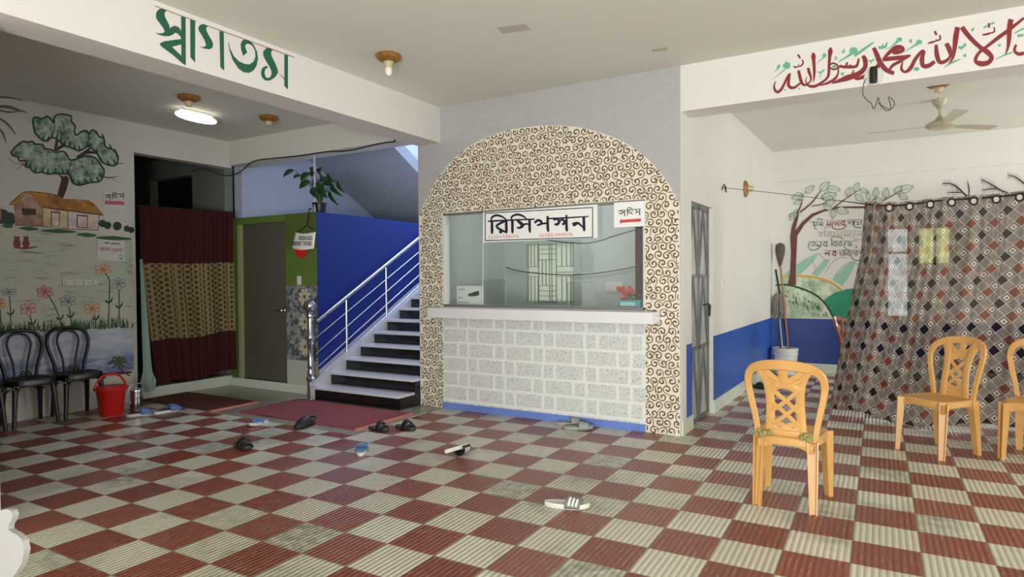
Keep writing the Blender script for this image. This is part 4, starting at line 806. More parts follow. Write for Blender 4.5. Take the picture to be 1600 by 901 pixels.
# door curtain on the left
def pat2(n):
    u=n.xyz(n.uv()); a=n.m('DIVIDE',u[0],.085); r=n.m('DIVIDE',u[1],.066); ia=n.m('FLOOR',a); r2=n.m('ADD',r,n.m('MULTIPLY',n.m('FLOORED_MODULO',ia,2.),.5))
    fa=n.m('SUBTRACT',n.m('FRACT',a),.5); fr=n.m('SUBTRACT',n.m('FRACT',r2),.5); d=n.m('SQRT',n.m('ADD',n.m('MULTIPLY',fa,fa),n.m('MULTIPLY',fr,fr)))
    return n.mix(n.m('LESS_THAN',d,.33),n.mix(n.noise(n.uv(),30,2),lin((136,120,86)),lin((160,144,106))),lin((88,72,50)))
M_dots=cloth_mat('tan_dotted_curtain_cloth',pat2,.15,0); M_mar=cloth_mat('maroon_curtain_cloth',lambda n:n.mix(n.noise(n.uv(),8,3),lin((58,28,28)),lin((80,38,36))),.12,0)
YA,YBc=4.16,5.37; XCu=XL+.03
t=thing('door_curtain','maroon and tan dotted curtain covering the doorway beside the mural','curtain',(XCu,4.75,2.25)); L=Vector((XCu,4.75,2.25))
def dc(u,v):
    e0=4.15+(.16 if v>.3 else .16*v/.3)*0+max(0,v-.35)*.24; y=e0+(YBc-e0)*u
    zt=2.232+.02*u; zb=.15+.055*u+.02*math.sin(u*9)
    fold=(.018+.016*v)*math.sin(u*2*PI*8.5+1.5*math.sin(u*11+1)+.5*math.sin(v*4))*(.7+.4*math.sin(u*7))+.010*math.sin(u*2*PI*19+2*v)+.004*math.sin(u*2*PI*37+3*v)
    return Vector((XCu+.03+fold,y,zt+(zb-zt)*v))-L
for nm,v0,v1,m_ in (('top_band',0,.318,M_mar),('middle_panel',.318,.752,M_dots),('bottom_band',.752,1,M_mar)):
    MB().surf(lambda u,v:dc(u,v0+(v1-v0)*v),130,12,m_,(1.9,2.1*(v1-v0))).build(nm,t,60)
MB().tube([(0,YA-.03-L.y,-.015),(0,YBc+.02-L.y,.01)],.008,M_cable).build('curtain_wire',t)
M_teal=cloth_mat('pale_teal_cloth',lambda n:n.mix(n.noise(n.obj(),6,3),lin((150,178,170)),lin((176,200,192))),.2,0)
p=onx(225,500,XL+.045); t=thing('hanging_cloth','narrow pale teal cloth gathered at the left edge of the maroon door curtain','cloth',(XL+.12,4.17,.1)); L=t.location.copy()
def hc(u,v):
    w=.02+.07*v; kn=math.exp(-((v-.93)/.05)**2)*.03; a=u*2*PI
    yc=4.13+.06*v; z=1.62+(.115-1.62)*v
    return Vector((XL+.125+(.022+.018*v+kn)*math.sin(a)*(1+.25*math.sin(5*a)),yc+(w/2+kn)*math.cos(a)*(1+.2*math.sin(4*a)),z))-L
MB().surf(hc,40,26,M_teal).build('cloth_folds',t,70); t.children[0]['label']='pale teal cloth ending in a knot'
# ================================================================== CARPETS
def rug(name,label,x0,x1,y0,y1,m_,edge_side):
    t=thing(name,label,'carpet',((x0+x1)/2,(y0+y1)/2,.0065)); w,d=(x1-x0)/2,(y1-y0)/2
    MB().box((-w,-d,0),(w,d,.012),m_).build('pile',t,0); MB().box((w,-d,0),(w+.05,d,.009),M_coral).build('edge_binding',t,0)['label']='coral edge strip'
    return t
rug('carpet','dark maroon carpet on the floor before the door curtain',-7.36,-6.10,4.15,4.72,M_rug2,1)
rug('carpet','dusty red carpet at the foot of the stairs',-5.78,-4.16,4.26,5.06,M_rug,1)
# ================================================================== RAILING
t=thing('stair_railing','stainless steel railing with ball-topped newel post up the stairs','railing',(-5.72,5.17,0)); L=t.location.copy()
MB().lathe([(.062,0),(.062,.012),(.04,.02),(.038,.2),(.052,.22),(.052,.24),(.034,.26),(.044,.29),(.034,.32),(.032,.36),(.04,.38),(.032,.40),(.032,.62),(.046,.64),(.034,.66),(.05,.70),(.05,.72),(.034,.75),(.033,.93),(.048,.95),(.048,.975),(.03,.985),(.05,1.0),(.03,1.012)],(0,0,0),M_chrome,24).build('newel_post',t)
MB().lathe([(.02,1.005),(.05,1.02),(.066,1.05),(.07,1.075),(.066,1.10),(.05,1.13),(.02,1.145),(.002,1.147)],(0,0,0),M_chrome,24).build('ball_finial',t)
XR_=-5.70
def rl(x0,y0,x1,y1,r,nm):
    a,b_=onx(x0,y0,XR_)-L,onx(x1,y1,XR_)-L; d=(b_-a); b=MB(); b.tube([a,a+d*2.],r,M_steel,12); return b.build(nm,t)
rl(494,503,653,373,.025,'handrail')
for y0,y1 in ((528,395),(553,412.5),(576,431.5),(596,448)): rl(493,y0,653,y1,.008,'rail')
for px,yt,yb in ((541,470,582),(603,419,516)):
    a,b_=onx(px,yt,XR_)-L,onx(px,yb,XR_)-L; MB().tube([(a.x,a.y,b_.z-.0),(a.x,a.y,a.z+.01)],.014,M_steel,12).build('baluster',t)
for k in (10,14):
    y=YS0+k*.247*.9; z=.155+(y-YS0)/TR*RI; MB().tube([(0.02,y-L.y,z-.05),(0.02,y-L.y,z+.72)],.014,M_steel,12).build('baluster',t)
# ================================================================== CHAIRS
def leaf_u(w,d,th):   # U-shaped leg section, open towards +y
    return [(-w/2,d/2),(-w/2,-d/2),(w/2,-d/2),(w/2,d/2),(w/2-th,d/2),(w/2-th,-d/2+th),(-w/2+th,-d/2+th),(-w/2+th,d/2)]
def uleg(top,bot,w0,d0,w1,d1,ang,m_,name,t):
    b=MB(); R=[]; ca,sa=math.cos(ang),math.sin(ang); top,bot=Vector(top),Vector(bot)
    for k in range(7):
        s=k/6; s2=s**1.15; c=top.lerp(bot,s); bow=math.sin(s*PI)*.0; w=w0+(w1-w0)*s2; d=d0+(d1-d0)*s2
        R.append([c+Vector((x*ca-y*sa,x*sa+y*ca,0)) for x,y in leaf_u(w,d,.008)])
    b.rings(R,m_,True,True); return b.build(name,t,25)
def tan_chair(label,loc,rz,m_,group,torn=False):
    t=thing('plastic_chair',label,'chair',loc,rz,group); SH=.425
    # seat shell, a shallow dished panel with a rolled rim
    def so(k):   # outline point k of 32
        a=2*PI*k/32; x,y=math.cos(a),math.sin(a); e=3.6; r=(abs(x)**e+abs(y)**e)**(-1/e); return x*r,y*r
    R=[]; b=MB()
    for sc,z in ((.02,SH-.012),(.5,SH-.010),(.85,SH-.002),(.95,SH+.004),(1.,SH-.004),(1.,SH-.04),(.965,SH-.04),(.95,SH-.012),(.5,SH-.018),(.02,SH-.02)):
        ring=[]
        for k in range(32):
            x,y=so(k); w=.205-.022*(.5-y/2)*2*.5; ring.append(Vector((x*(.175+.03*(y+1)/2)*sc,y*.20*sc,z)))
        R.append(ring)
    b.rings(R,m_,True,True); b.build('seat',t,40)
    for x,y,bx,by,an in ((-.175,.175,-.185,.205,math.radians(45)),(.175,.175,.185,.205,math.radians(-45)),(-.145,-.165,-.155,-.205,math.radians(170)),(.145,-.165,.155,-.205,math.radians(190))):
        uleg((x,y,SH-.006),(bx,by,0),.062,.05,.042,.03,an,m_,'leg',t)
    # back: rim, splat with open lattice
    def bp(u,v): return Vector((u,-.165-.02*v-.17*v*v*.55+.05*(u/.2)**2*(.4+.6*v),SH-.01+v*.455))
    nrm=Vector((0,1,.22)).normalized(); b=MB()
    rim=[(-.155,-.02),(-.174,.25),(-.202,.55),(-.210,.74),(-.186,.88),(-.12,.955),(0,.985),(.12,.955),(.186,.88),(.210,.74),(.202,.55),(.174,.25),(.155,-.02)]
    b.bar([bp(*q) for q in rim],[.036,.036,.038,.042,.05,.058,.062,.058,.05,.042,.038,.036,.036],.024,nrm,m_,4); b.build('back_rim',t,40)
    b=MB(); sp=[(-.092,-.04),(-.084,.3),(-.082,.55),(-.092,.75),(-.122,.93)]
    for sg in (-1,1): b.bar([bp(sg*-u,v)+Vector((0,.004,0)) for u,v in sp],[.056,.05,.05,.056,.07],.016,nrm,m_,4)
    b.bar([bp(-.09,.03),bp(0,.02),bp(.09,.03)],[.07,.075,.07],.016,nrm,m_,3)
    b.bar([bp(-.075,.13),bp(-.03,.10),bp(0,.13),bp(.03,.10),bp(.075,.13)],.04,.012,nrm,m_,3)
    b.bar([bp(-.075,.15),bp(-.05,.19),bp(-.01,.17)],.03,.012,nrm,m_,3); b.bar([bp(.075,.15),bp(.05,.19),bp(.01,.17)],.03,.012,nrm,m_,3)
    for s0,s1 in (((-.07,.18),(.07,.46)),((.07,.18),(-.07,.46)),((-.07,.36),(.07,.64)),((.07,.36),(-.07,.64)),((-.07,.22),(.02,.13)),((.07,.22),(-.02,.13))):
        b.bar([bp(*s0),bp((s0[0]+s1[0])/2*1.+.008,(s0[1]+s1[1])/2),bp(*s1)],.026,.012,nrm,m_,3)
    b.bar([bp(-.075,.64),bp(-.04,.70),bp(0,.72),bp(.04,.70),bp(.075,.64)],.05,.012,nrm,m_,3)
    b.bar([bp(-.1,.9),bp(-.05,.80),bp(0,.745),bp(.05,.80),bp(.1,.9)],.034,.012,nrm,m_,3)
    b.bar([bp(0,.70),bp(0,.97)],.052,.012,nrm,m_); b.bar([bp(-.09,.78),bp(-.05,.74),bp(-.03,.70)],.022,.012,nrm,m_,3); b.bar([bp(.09,.78),bp(.05,.74),bp(.03,.70)],.022,.012,nrm,m_,3)
    b.build('splat',t,40)
    # apron under the seat between the legs
    b=MB(); c4=[(-.178,.185),(.178,.185),(.148,-.175),(-.148,-.175)]
    for i in range(4):
        a,d=c4[i],c4[(i+1)%4]; b.bar([(a[0],a[1],SH-.055),((a[0]*.75+d[0]*.25),(a[1]*.75+d[1]*.25),SH-.034),((a[0]*.25+d[0]*.75),(a[1]*.25+d[1]*.75),SH-.034),(d[0],d[1],SH-.055)],[.07,.04,.04,.07],.010,(a[1]-d[1],d[0]-a[0],0),m_,3)
    b.build('apron',t,40)
    if torn:
        rg_=random.Random(9)
        for sx in (-.118,.118):
            b=MB()
            for k in range(15):
                c=Vector((sx+rg_.uniform(-.032,.032),-.18+rg_.uniform(-.016,.022),SH+.006+rg_.uniform(-.012,.02))); r_=rg_.uniform(.012,.021)
                b.lathe([(.001,-r_),(r_*.8,-r_*.6),(r_,0),(r_*.7,r_*.7),(.001,r_*rg_.uniform(.8,1.6))],c,M_foam,7)
            o=b.build('torn_padding',t,0); o['label']='torn yellowish foam tied at the back corner of the seat'
    return t
G='tan plastic chairs'
def face(f,b_):   # rotation that turns +y along back -> front
    return math.atan2(-(f[0]-b_[0]),f[1]-b_[1])
tan_chair('tan plastic chair with its lattice back to the viewer and torn foam on the seat',(-.50,4.235,0),face((-.49,4.42),(-.51,4.04)),M_tan,G,True)
tan_chair('tan plastic chair standing at an angle, seat towards the viewer, before the patterned curtain',(.356,5.93,0),face((.249,5.808),(.463,6.05)),M_tan,G)
tan_chair('tan plastic chair cut off by the right edge of the picture',(.99,6.08,0),face((-.318,-.948),(0,0)),M_tan,G)
tan_chair('glossy brown plastic chair half hidden behind the patterned curtain',(-.25,8.45,0),face((.9,-.25),(0,0)),M_brownpl,None)
def black_chair(label,loc,rz,group):
    t=thing('black_chair',label,'chair',loc,rz,group); SH=.44; m_=M_blackpl
    R=[]
    for sc,z in ((.02,SH),(.86,SH)): R.append([Vector((x*sc,y*sc,z)) for x,y in rrect(.40,.34,.10,6)])
    MB().rings(R,M_seatdust,True,True).build('seat_top',t)
    R=[[Vector((x*sc,y*sc,z)) for x,y in rrect(.40,.34,.10,6)] for sc,z in ((.84,SH-.004),(.90,SH+.005),(.97,SH+.004),(1.,SH-.01),(1.,SH-.05),(.97,SH-.055),(.93,SH-.02),(.02,SH-.015))]
    MB().rings(R,m_,False,True).build('seat_rim',t)
    for x,y,bx,by in ((-.155,.12,-.185,.15),(.155,.12,.185,.15),(-.15,-.125,-.165,-.16),(.15,-.125,.165,-.16)):
        b=MB(); R=[]
        for k in range(6):
            s=k/5; c=Vector((x,y,SH-.03)).lerp(Vector((bx,by,0)),s); w=.06-.026*s**.6; R.append([c+Vector((a*w*.9,e*w*.8,0)) for a,e in rrect(1,1,.3,3)])
        b.rings(R,m_,True,True); b.build('leg',t,40)
    b=MB()
    for sg,y in ((1,.15),(-1,-.155)): b.bar([(-.165,y,SH-.085),(-.12,y,SH-.05),(.12,y,SH-.05),(.165,y,SH-.085)],[.08,.03,.03,.08],.012,(0,1,0),m_,3)
    for sx in (-.165,.165): b.bar([(sx,.15,SH-.085),(sx,.1,SH-.05),(sx,-.1,SH-.05),(sx,-.155,SH-.085)],[.08,.03,.03,.08],.012,(1,0,0),m_,3)
    b.build('apron',t,40)
    def bp(u,v): return Vector((u,-.148-.02*v-.03*v*v,SH-.02+v*.475))
    out=[(-.125,-.05),(-.145,.25),(-.18,.5),(-.195,.72),(-.165,.9),(-.09,.985),(0,1),(.09,.985),(.165,.9),(.195,.72),(.18,.5),(.145,.25),(.125,-.05)]
    MB().tube([bp(*q) for q in out],.0165,m_,10,4).build('outer_hoop',t,60)
    inn=[(-.052,-.02),(-.06,.3),(-.09,.58),(-.10,.74),(-.075,.88),(-.03,.935),(0,.94),(.03,.935),(.075,.88),(.10,.74),(.09,.58),(.06,.3),(.052,-.02)]
    MB().tube([bp(*q) for q in inn],.011,m_,8,4).build('inner_hoop',t,60); return t
G='black bentwood-style chairs'
bc=black_chair('black hoop-backed plastic chair next to the red bucket',(-7.172,3.40,0),math.radians(-90),G)
dup(bc,(-7.172,2.965,0),math.radians(-90),'middle black hoop-backed plastic chair under the painted flowers',G)
dup(bc,(-7.172,2.53,0),math.radians(-90),'black hoop-backed chair cut off by the left edge of the picture',G)
# white chair close to the camera: only the scalloped corner of its back shows
YW=.66; edge_px=[(20,905),(30,893),(39,877),(43,858),(40,843),(32,834),(22,829),(17,825),(18,819),(23,811),(25,803),(22,796),(15,794),(5,796),(-8,799)]
E_=[ony(x,y,YW) for x,y in edge_px]; xc=ony(43,858,YW).x-.215
t=thing('white_chair','white plastic chair close by, only the scalloped corner of its back visible bottom left','chair',(xc,YW+.0,0)); M_w=mat('dull_white_plastic',(150,148,146),.4)
zt_=max(p.z for p in E_); R_=[(p.x-xc,p.z) for p in E_]
low=[(.165,.62),(.15,.46)]
half=list(reversed(low))+[q for q in R_]+[(.10,zt_-.03)]
outline=half+[(-x,z) for x,z in reversed(half)]
hole=[(.11,.50),(.13,.60),(.135,.70),(.10,.765),(0,.775),(-.10,.765),(-.135,.70),(-.13,.60),(-.11,.50)]
b=MB(); b.prism(outline,lambda x,z:(x,-.006,z),lambda x,z:(x,.006,z),M_w); o=b.build('backrest',t,50); md=o.modifiers.new('soft_edge','BEVEL'); md.width=.004; md.segments=3; md.limit_method='ANGLE'
R=[[Vector((x*sc,y*sc-.22,z)) for x,y in rrect(.42,.42,.09,6)] for sc,z in ((.02,.43),(.9,.435),(1,.43),(1,.39),(.96,.39),(.9,.42),(.02,.415))]
MB().rings(R,M_w,True,True).build('seat',t)
for x,y in ((-.17,-.39),(.17,-.39),(-.17,-.03),(.17,-.03)): MB().bar([(x,y,.42),(x*1.1,y*1.05,0)],[.06,.045],.035,(0,1,0),M_w).build('leg',t)
# ================================================================== SHOES
def sole_outline(L_,w,k=28):
    o=[]
    for i in range(k):
        a=2*PI*i/k; y=math.sin(a); x=math.cos(a); ww=w*(.5+.06*y-.07*math.exp(-((y+.1)/.35)**2)); o.append((x*ww*(1 if abs(y)<.96 else 1),y*L_/2))
    return o
def sole(b,L_,w,h,mt,mt2=None,lift=.0):
    o=sole_outline(L_,w); f=lambda y:lift*max(0,y/(L_/2))**2
    b.rings([[Vector((x*s,y*(s*.3+.7),z+f(y))) for x,y in o] for s,z in ((.93,0),(1,h*.3),(1,h*.8),(.96,h))],mt,True,False)
    b.rings([[Vector((x*s,y*(s*.3+.7),z+f(y))) for x,y in o] for s,z in ((.96,h),(.80,h-.002),(.02,h-.003))],mt2 or mt,False,True)
def slide(name,label,cat,heel,toe,kind,cs,group=None,rollx=0.,lifth=0.,L_=None):
    h_,t_=onz(*heel),onz(*toe); c=(h_+t_)/2; d=t_-h_; rz=math.atan2(-d.x,d.y); L_=L_ or min(.29,max(.24,d.length)); w=L_*.37
    t=thing(name,label,cat,(c.x,c.y,lifth),rz,group)
    if rollx: t.rotation_euler=(0,rollx,rz)
    b=MB(); hh=.028; sole(b,L_,w,hh,cs[0],cs[1],.012); b.build('sole',t,50)
    if kind in('slide','stripe','hoop'):
        y0,y1,hz=(-.02*L_,.30*L_,.062) if kind!='hoop' else (.02*L_,.20*L_,.085)
        def st(u,v):
            a=PI*u; y=y0+(y1-y0)*v; ww=w*.53*(1.02-.1*v); return Vector((-math.cos(a)*ww,y+.01*math.sin(a),hh*.35+math.sin(a)**.75*(hz-.018*v)))
        MB().surf(st,18,6,cs[2]).build('strap',t,60,solid=.006)
        if kind=='stripe':
            b=MB(); b2=MB()
            for k in range(3):
                def s2(u,v,k=k):
                    uu=.06+.34*u; q=st(uu,.22+.24*k+.12*v); return q+Vector((-math.sin(PI*uu)*.0-.004,0,.004))
                b.surf(s2,8,1,M_paper); 
                def s3(u,v,k=k):
                    uu=.60+.34*u; q=st(uu,.22+.24*k+.12*v); return q+Vector((.004,0,.004))
                b2.surf(s3,8,1,M_paper)
            for bb in (b,b2): bb.build('stripes',t,60)['label']='three white stripes on the strap'
        if kind=='hoop':
            def st2(u,v):
                a=PI*u; y=.26*L_+.10*L_*v; return Vector((-math.cos(a)*w*.48,y,hh*.35+math.sin(a)**.75*(.055-.016*v)))
            MB().surf(st2,16,4,cs[2]).build('toe_strap',t,60,solid=.006)
    if kind=='flip':
        for sx in (-1,1): MB().tube([(0,.29*L_,hh),(sx*.012,.26*L_,hh+.03),(sx*w*.38,.08*L_,hh+.032),(sx*w*.47,-.06*L_,hh*.6)],[.007,.009,.008,.007],cs[2],8,4).build('strap',t,60)
    if kind in('toe','clog'):
        y0,y1,hz=(.02*L_,.49*L_,.07) if kind=='toe' else (-.12*L_,.5*L_,.088)
        def up(u,v):
            a=PI*u; y=y0+(y1-y0)*v; ww=w*.51*math.sqrt(max(0,1-max(0,(v-.35)/.66)**2)); z=(hz*(1-.75*v**2.2)); return Vector((-math.cos(a)*ww,y,hh*.5+math.sin(a)**.8*z))
        MB().surf(up,18,12,cs[2]).build('upper',t,60,solid=.005)
        if kind=='clog':
            MB().tube([(-w*.48,-.1*L_,.055),(-w*.45,-.36*L_,.065),(0,-.5*L_,.07),(w*.45,-.36*L_,.065),(w*.48,-.1*L_,.055)],.009,cs[2],8,4).build('heel_strap',t,60)
    return t
def C(*c): return mat('rubber_%d_%d_%d'%c,c,.5,var=.06,vscale=20)
wht=C(214,214,210); nvy=C(36,44,72); blu=C(86,120,168); blk=C(22,20,20); dgr=C(46,44,44); gry=C(146,152,146); lgr=C(206,206,196); sky=C(126,166,206)
slide('slipper','blue slipper with white sole nearest the steel food carrier','slipper',(200,651.3),(236,646.5),'toe',(wht,nvy,blu))
slide('slipper','blue slipper with white sole at the corner of the maroon carpet','slipper',(241,647),(284,640),'toe',(wht,nvy,blu))
slide('flip_flop','pale blue flip-flop at the edge of the red carpet','flip-flop',(418,659),(391,667),'flip',(lgr,sky,blu))
slide('sandal','black sandal touching the front edge of the red carpet','sandal',(492,662),(461,672),'clog',(blk,dgr,blk),L_=.27)
slide('sandal','lone black sandal on the tiles left of the flip-flop','sandal',(368,694),(391,705),'hoop',(dgr,dgr,blk),L_=.27)
slide('flip_flop','lone small blue slide in the middle of the floor','slipper',(563,713),(567,700),'slide',(lgr,sky,blu),L_=.25)
slide('sandal','left sandal of the black pair by the red carpet corner','sandal',(577,670),(606,674.5),'hoop',(dgr,dgr,blk))
slide('sandal','right sandal of the black pair, nearer to the counter','sandal',(619,667),(648,674),'hoop',(dgr,dgr,blk))
slide('slide_sandal','grey slide sandal in front of its pair below the counter','slipper',(886,670.5),(922,670.5),'slide',(gry,gry,gry),L_=.27)
slide('slide_sandal','grey slide sandal behind its pair, against the blue skirting','slipper',(877,664),(905,662.5),'slide',(gry,gry,gry),L_=.26)
slide('slide_sandal','white striped slide lying tipped on its side','slipper',(697,718),(733,707),'stripe',(lgr,lgr,M_blackpl),None,math.radians(158),.078,.28)
slide('slide_sandal','white striped slide lying upright nearest the viewer','slipper',(858,789),(914,794.5),'stripe',(lgr,lgr,C(120,116,110)),None,0,0,.28)
slide('flip_flop','black slipper on the floor by the white wall of the right-hand room','slipper',(1178,604),(1194,608),'slide',(blk,dgr,blk),L_=.28)
# ================================================================== BUCKETS, CARRIER, MOPS
p=onz(173,645); t=thing('red_bucket','red plastic bucket with lid and handle beside the black chair','bucket',(-6.86,3.565,0))
MB().lathe([(.10,0),(.105,.01),(.135,.27),(.138,.275)],(0,0,0),M_red,32).build('body',t)
MB().lathe([(.150,.262),(.155,.27),(.155,.29),(.14,.302),(.05,.308),(.002,.308)],(0,0,0),M_red,32).build('lid',t)
MB().tube([(-.005,-.148,.27),(-.01,-.14,.33),(-.01,-.085,.40),(-.01,0,.425),(-.01,.085,.40),(-.01,.14,.33),(-.005,.148,.27)],.011,M_red,8,4).build('handle',t)
p=onz(199,644); t=thing('food_carrier','round stacked steel food carrier beside the red bucket','tiffin carrier',(p.x+.01,p.y+.09,0))
for k in range(3): MB().lathe([(.058,.0),(.064,.006),(.064,.058),(.067,.062),(.067,.07)],(0,0,.072*k),M_chrome,24).build('tier',t)
MB().lathe([(.067,.216),(.066,.226),(.05,.236),(.012,.24),(.012,.255),(.002,.257)],(0,0,0),M_chrome,24).build('lid',t)
MB().tube([(0,-.07,.08),(0,-.075,.24),(0,-.04,.285),(0,.04,.285),(0,.075,.24),(0,.07,.08)],.005,M_steel,8,3).build('handle',t)
bx,by=-1.215,9.66
t=thing('white_bucket','worn white paint bucket holding mops in the far corner','bucket',(bx,by,0))
M_wb=mat('worn_white_plastic',(204,204,200),.5,var=.18,vscale=9)
MB().lathe([(.135,0),(.14,.01),(.155,.27),(.168,.275),(.168,.30),(.160,.302),(.160,.33),(.170,.332),(.172,.37),(.164,.372),(.150,.36),(.135,.03),(.002,.03)],(0,0,0),M_wb,30).build('body',t)
MB().tube([(-.172,0,.33),(-.15,-.13,.18),(0,-.2,.12),(.15,-.13,.18),(.172,0,.33)],.004,M_steel,6,4).build('wire_handle',t)
def stick(name,label,cat,top_px,yt,foot,r,m_,head=None):
    a=ony(*top_px,yt); f=Vector(foot); t=thing(name,label,cat,f); a-=f
    MB().tube([(0,0,0),a],r,m_,8).build('pole',t)
    if head: head(t,a)
    return t
M_wood=mat('bamboo_pole',(156,112,82),.6,var=.2,vscale=14); M_mop=mat('grey_mop_strands',(142,136,130),.95,var=.35,vscale=40,bump=.5)
def mophead(l,r):
    def h(t,a):
        rg_=random.Random(4); b=MB()
        for k in range(44):
            an=rg_.uniform(0,2*PI); rr=r*rg_.uniform(.4,1); x,y=rr*math.cos(an),rr*.55*math.sin(an)
            b.tube([a+Vector((0,0,.03)),a+Vector((x*.7,y*.7,.01)),a+Vector((x,y,-l*.5)),a+Vector((x*.9,y,-l*rg_.uniform(.8,1.05)))],[.008,.010,.010,.007],M_mop,5,3)
        b.build('mop_head',t,60)
    return h
def broom(l):
    def h(t,a):
        b=MB(); b.lathe([(.015,-.08),(.04,.02),(.062,.12),(.066,.2),(.055,l),(.02,l+.02)],a,mat('broom_bristles',(92,80,72),.95,var=.4,vscale=60,bump=.6),14); b.build('bristles',t)
    return h
stick('broom','long-handled broom leaning bristles-up in the corner','broom',(1219,408),9.86,(bx+.07,by-.02,.04),.012,M_wood,broom(.24))
stick('mop','grey string mop standing head-up in the white bucket','mop',(1217,463),9.82,(bx-.06,by+.02,.04),.012,mat('green_striped_pole',(60,74,58),.5,var=.3,vscale=30),mophead(.31,.115))
stick('stick','black stick leaning in the corner behind the mops','stick',(1212,421),9.9,(bx+.09,by+.05,.04),.013,M_cable)
stick('stick','thin white rod standing in the mop bucket','stick',(1218,495),9.78,(bx-.0,by-.05,.04),.008,mat('white_rod',(200,200,210),.4))
p=onz(1258,581); t=thing('brick','broken piece of brick by the white bucket','brick',(bx+.27,by+.16,0)); MB().rbox((0,0,.035),(.15,.09,.07),.015,mat('brick_red',(140,84,66),.9,var=.25,vscale=25,bump=.4)).build('brick_body',t)
# ================================================================== PLANT
p=ony(496,327,5.5); t=thing('potted_plant','leafy green plant in a small black pot above the green wall','plant',(p.x+.015,5.52,ZG)); L=t.location.copy()
MB().lathe([(.062,0),(.066,.01),(.08,.10),(.088,.105),(.088,.125),(.078,.125),(.07,.10),(.002,.10)],(0,0,0),mat('dark_plastic_pot',(22,20,24),.4),24).build('pot',t)
MB().lathe([(.002,.10),(.07,.098)],(0,0,0),mat('soil',(50,38,30),.95),16,caps=False).build('soil',t)
M_leaf=mat('dark_green_leaf',(30,72,36),.4,var=.25,vscale=8); f=lambda x,y,dy:ony(430+x/4.738,240+y/4.738,5.52+dy)-L
b=MB(); bl=MB()
for bx_,by_,tx,ty,w,dy in ((140,120,62,178,38,.0),(195,158,138,186,26,.05),(255,145,192,205,52,-.05),(262,205,178,260,52,.02),(290,150,300,95,70,.0),(335,160,348,98,56,.08),(300,170,275,110,50,-.04),(385,150,440,215,50,.06),(330,180,395,195,58,-.06),(370,185,440,240,62,.0),(410,230,505,318,40,.05),(400,270,472,388,36,-.05),(340,220,388,330,80,-.08),(300,235,305,330,76,-.06),(465,205,520,295,34,.03),(275,215,320,225,40,.06),(390,215,450,200,46,-.04),(310,205,360,260,60,.05)):
    a,c=f(bx_,by_,dy),f(tx,ty,dy-.03); d=c-a; ln=d.length; d.normalize(); s=Vector((0,-1,0)).cross(d).normalized(); w_=w/4.738/150*.62; n_=Vector((0,-1,0))
    prof=[(0,.05),(.08,.62),(.25,1.),(.5,.86),(.75,.5),(.92,.2),(1,.02)]
    vs=[]
    for u,k in prof:
        c0=a+d*ln*u+n_*(.03*math.sin(u*PI)); vs+=[c0+s*w_*k+n_*.018*k,c0,c0-s*w_*k+n_*.018*k]
    bl.add(vs,[(3*i+j,3*i+j+1,3*i+j+4,3*i+j+3) for i in range(6) for j in (0,1)],M_leaf)
    b.tube([Vector((.01,0,.1)),Vector((.012,dy*.3,.22))*.6+a*.4,a],[.008,.005,.003],mat('green_stem',(56,86,44),.6),6,4)
b.build('stems',t,60); bl.build('leaves',t,60,solid=.002)
# ================================================================== ON AND BEHIND THE COUNTER
p=ony(732,474,YK+.13); t=thing('picture_card','small white card with a picture of a dark shoe standing behind the window','card',(p.x,YK+.16,Z0-.006)); L=t.location.copy()
g=lambda x,y:ony(685+x/4.638,370+y/4.638,YK+.13)-L; a,c=g(133,485),g(302,355)
MB().box((a.x,-.03,0),(c.x,.05,c.z),M_paper,.003).build('card_body',t)
b=MB(); P=Paint(b,lambda x,y:g(x,y),(0,-1,0),0,0,1.); P.poly([(212,415),(240,405),(262,398),(290,390),(296,396),(296,415),(270,424),(225,424)],mat('shoe_print',(84,80,80),.6),2); P.stroke([(210,424,4),(250,428,6),(297,418,5)],M_ink2,3)
for x0,x1,y in ((145,190,380),(145,175,440),(145,220,472)):
    P.stroke([(x0,y,7 if y>460 else 12),(x1,y,7 if y>460 else 10)],mat('grey_print',(176,176,176),.6),2)
b.build('shoe_picture',t,0)['label']='grey printed picture of a shoe'
p=ony(984,476,YK+.14); zt=Z0-.006
t=thing('tissue_box','turquoise tissue box on the counter under the red flowers','box',(p.x,YK+.17,zt)); MB().rbox((0,0,.042),(.21,.11,.084),.008,mat('turquoise_card',(62,150,166),.4,var=.1)).build('carton',t)
b=MB(); b.box((-.08,-.0565,.034),(.06,-.0555,.068),mat('pale_blue_print',(170,208,216),.4)); b.build('printed_panel',t,0); 
t=thing('red_flowers','bunch of red artificial flowers with dark leaves behind the tissue box','flowers',(p.x-.015,YK+.30,zt)); L=t.location.copy()
rg_=random.Random(2); b=MB(); g2=MB(); M_petal=mat('red_petal',(206,62,44),.6,var=.2,vscale=20); M_dl=mat('dark_leaf',(44,56,40),.6,var=.3,vscale=10)
for k in range(10):
    q=ony(685+rg_.choice([1325,1345,1370,1400,1420,1350,1385,1330,1405,1425])/4.638+rg_.uniform(-2,2),370+rg_.uniform(345,430)/4.638,YK+.30)-L; q.y=rg_.uniform(-.04,.04)
    for j in range(5):
        an=j*2*PI/5+k; d=Vector((math.cos(an),rg_.uniform(-.8,-.1),math.sin(an)))*.028; s=d.cross(Vector((0,1,0))).normalized()*.016
        b.add([q,q+d*.6+s,q+d*1.1,q+d*.6-s],[(0,1,2,3)],M_petal)
    g2.tube([(0,0,.0),q*.5+Vector((0,0,.02)),q],.003,M_dl,5,3)
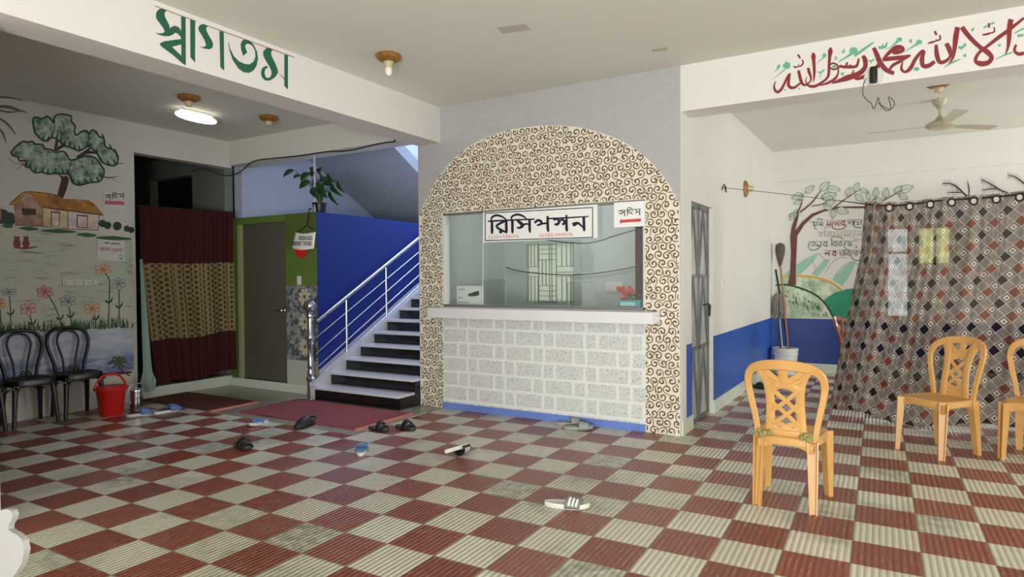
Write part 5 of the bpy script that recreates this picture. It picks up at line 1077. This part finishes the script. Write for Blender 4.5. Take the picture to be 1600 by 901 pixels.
for k in range(16):
    q=Vector((rg_.uniform(-.08,.12),rg_.uniform(-.04,.03),rg_.uniform(.06,.13))); d=Vector((rg_.uniform(-1,1),-.3,rg_.uniform(-.3,.8))).normalized()*.06; s=d.cross(Vector((0,1,0))).normalized()*.018
    g2.add([q,q+d*.5+s,q+d,q+d*.5-s],[(0,1,2,3)],M_dl); g2.tube([(0,0,0),q],.002,M_dl,5)
b.build('petals',t,0,solid=.002); g2.build('leaves_and_stems',t,0)
MB().lathe([(.035,0),(.045,.06),(.04,.07),(.002,.07)],(0,0,0),M_dl,14).build('pot',t)
p=ony(946,476,YK+.12); t=thing('black_pen','short black pen-like object lying on the counter','pen',(p.x,YK+.14,zt)); MB().rbox((0,0,.008),(.11,.03,.016),.006,M_blackpl).build('pen_body',t)
# things hanging in the office
b=MB(); c=[ony(685+x/4.638,370+y/4.638,YKB-.25) for x,y in ((780,22),(900,38),(1050,47),(1120,40),(1200,20),(1260,-2),(1440,-55))]; b.tube(c,.006,M_cable,6,4); tag(b.build('cable'),'upper black cable sagging across the office behind the glass','cable')
b=MB(); c=[ony(685+x/4.638,370+y/4.638,YKB-.02) for x,y in ((492,218),(560,242),(700,262),(850,272),(1000,274),(1150,262),(1300,240),(1440,214))]; b.tube(c,.006,M_cable,6,4); tag(b.build('cable'),'lower black cable sagging before the office window behind the glass','cable')
p=ony(685+1075/4.638,370+45/4.638,YKB-.25); t=thing('plastic_bag','clear plastic bag hanging from the cable in the office','bag',p)
M_bag=bpy.data.materials.new('clear_plastic_film'); M_bag.use_nodes=True; tt=M_bag.node_tree; tt.nodes.clear(); o_=tt.nodes.new('ShaderNodeOutputMaterial'); a_=tt.nodes.new('ShaderNodeBsdfTransparent'); g_=tt.nodes.new('ShaderNodeBsdfDiffuse'); g_.inputs[0].default_value=lin((150,158,156)); x_=tt.nodes.new('ShaderNodeMixShader'); x_.inputs[0].default_value=.12; tt.links.new(a_.outputs[0],x_.inputs[1]); tt.links.new(g_.outputs[0],x_.inputs[2]); tt.links.new(x_.outputs[0],o_.inputs[0])
MB().surf(lambda u,v:Vector(((.015+.07*math.sin(v*PI*.8)**.8)*math.cos(u*2*PI)*(1+.15*math.sin(u*18)),(.012+.03*math.sin(v*PI*.8))*math.sin(u*2*PI),-v*.33)),30,14,M_bag).build('film',t,60)
p=ony(685+1275/4.638,370+362/4.638,YKB); t=thing('office_socket','white electric switchboard on the office wall behind the red flowers','switch',p)
MB().box((-.11,-.014,-.055),(.11,0,.055),M_whitepl,.004).build('plate',t)
for x in (-.06,.045): MB().box((x-.025,-.02,-.03),(x+.025,-.014,.03),M_white,.003).build('rocker',t)
t=thing('office_curtain','dark maroon curtain at the right side of the office','curtain',(-2.28,YKB-.06,2.3))
MB().surf(lambda u,v:Vector((-.19+.5*u,.02*math.sin(u*40),-2.25*v)),50,8,M_mar,(.6,2.2)).build('cloth',t,60)
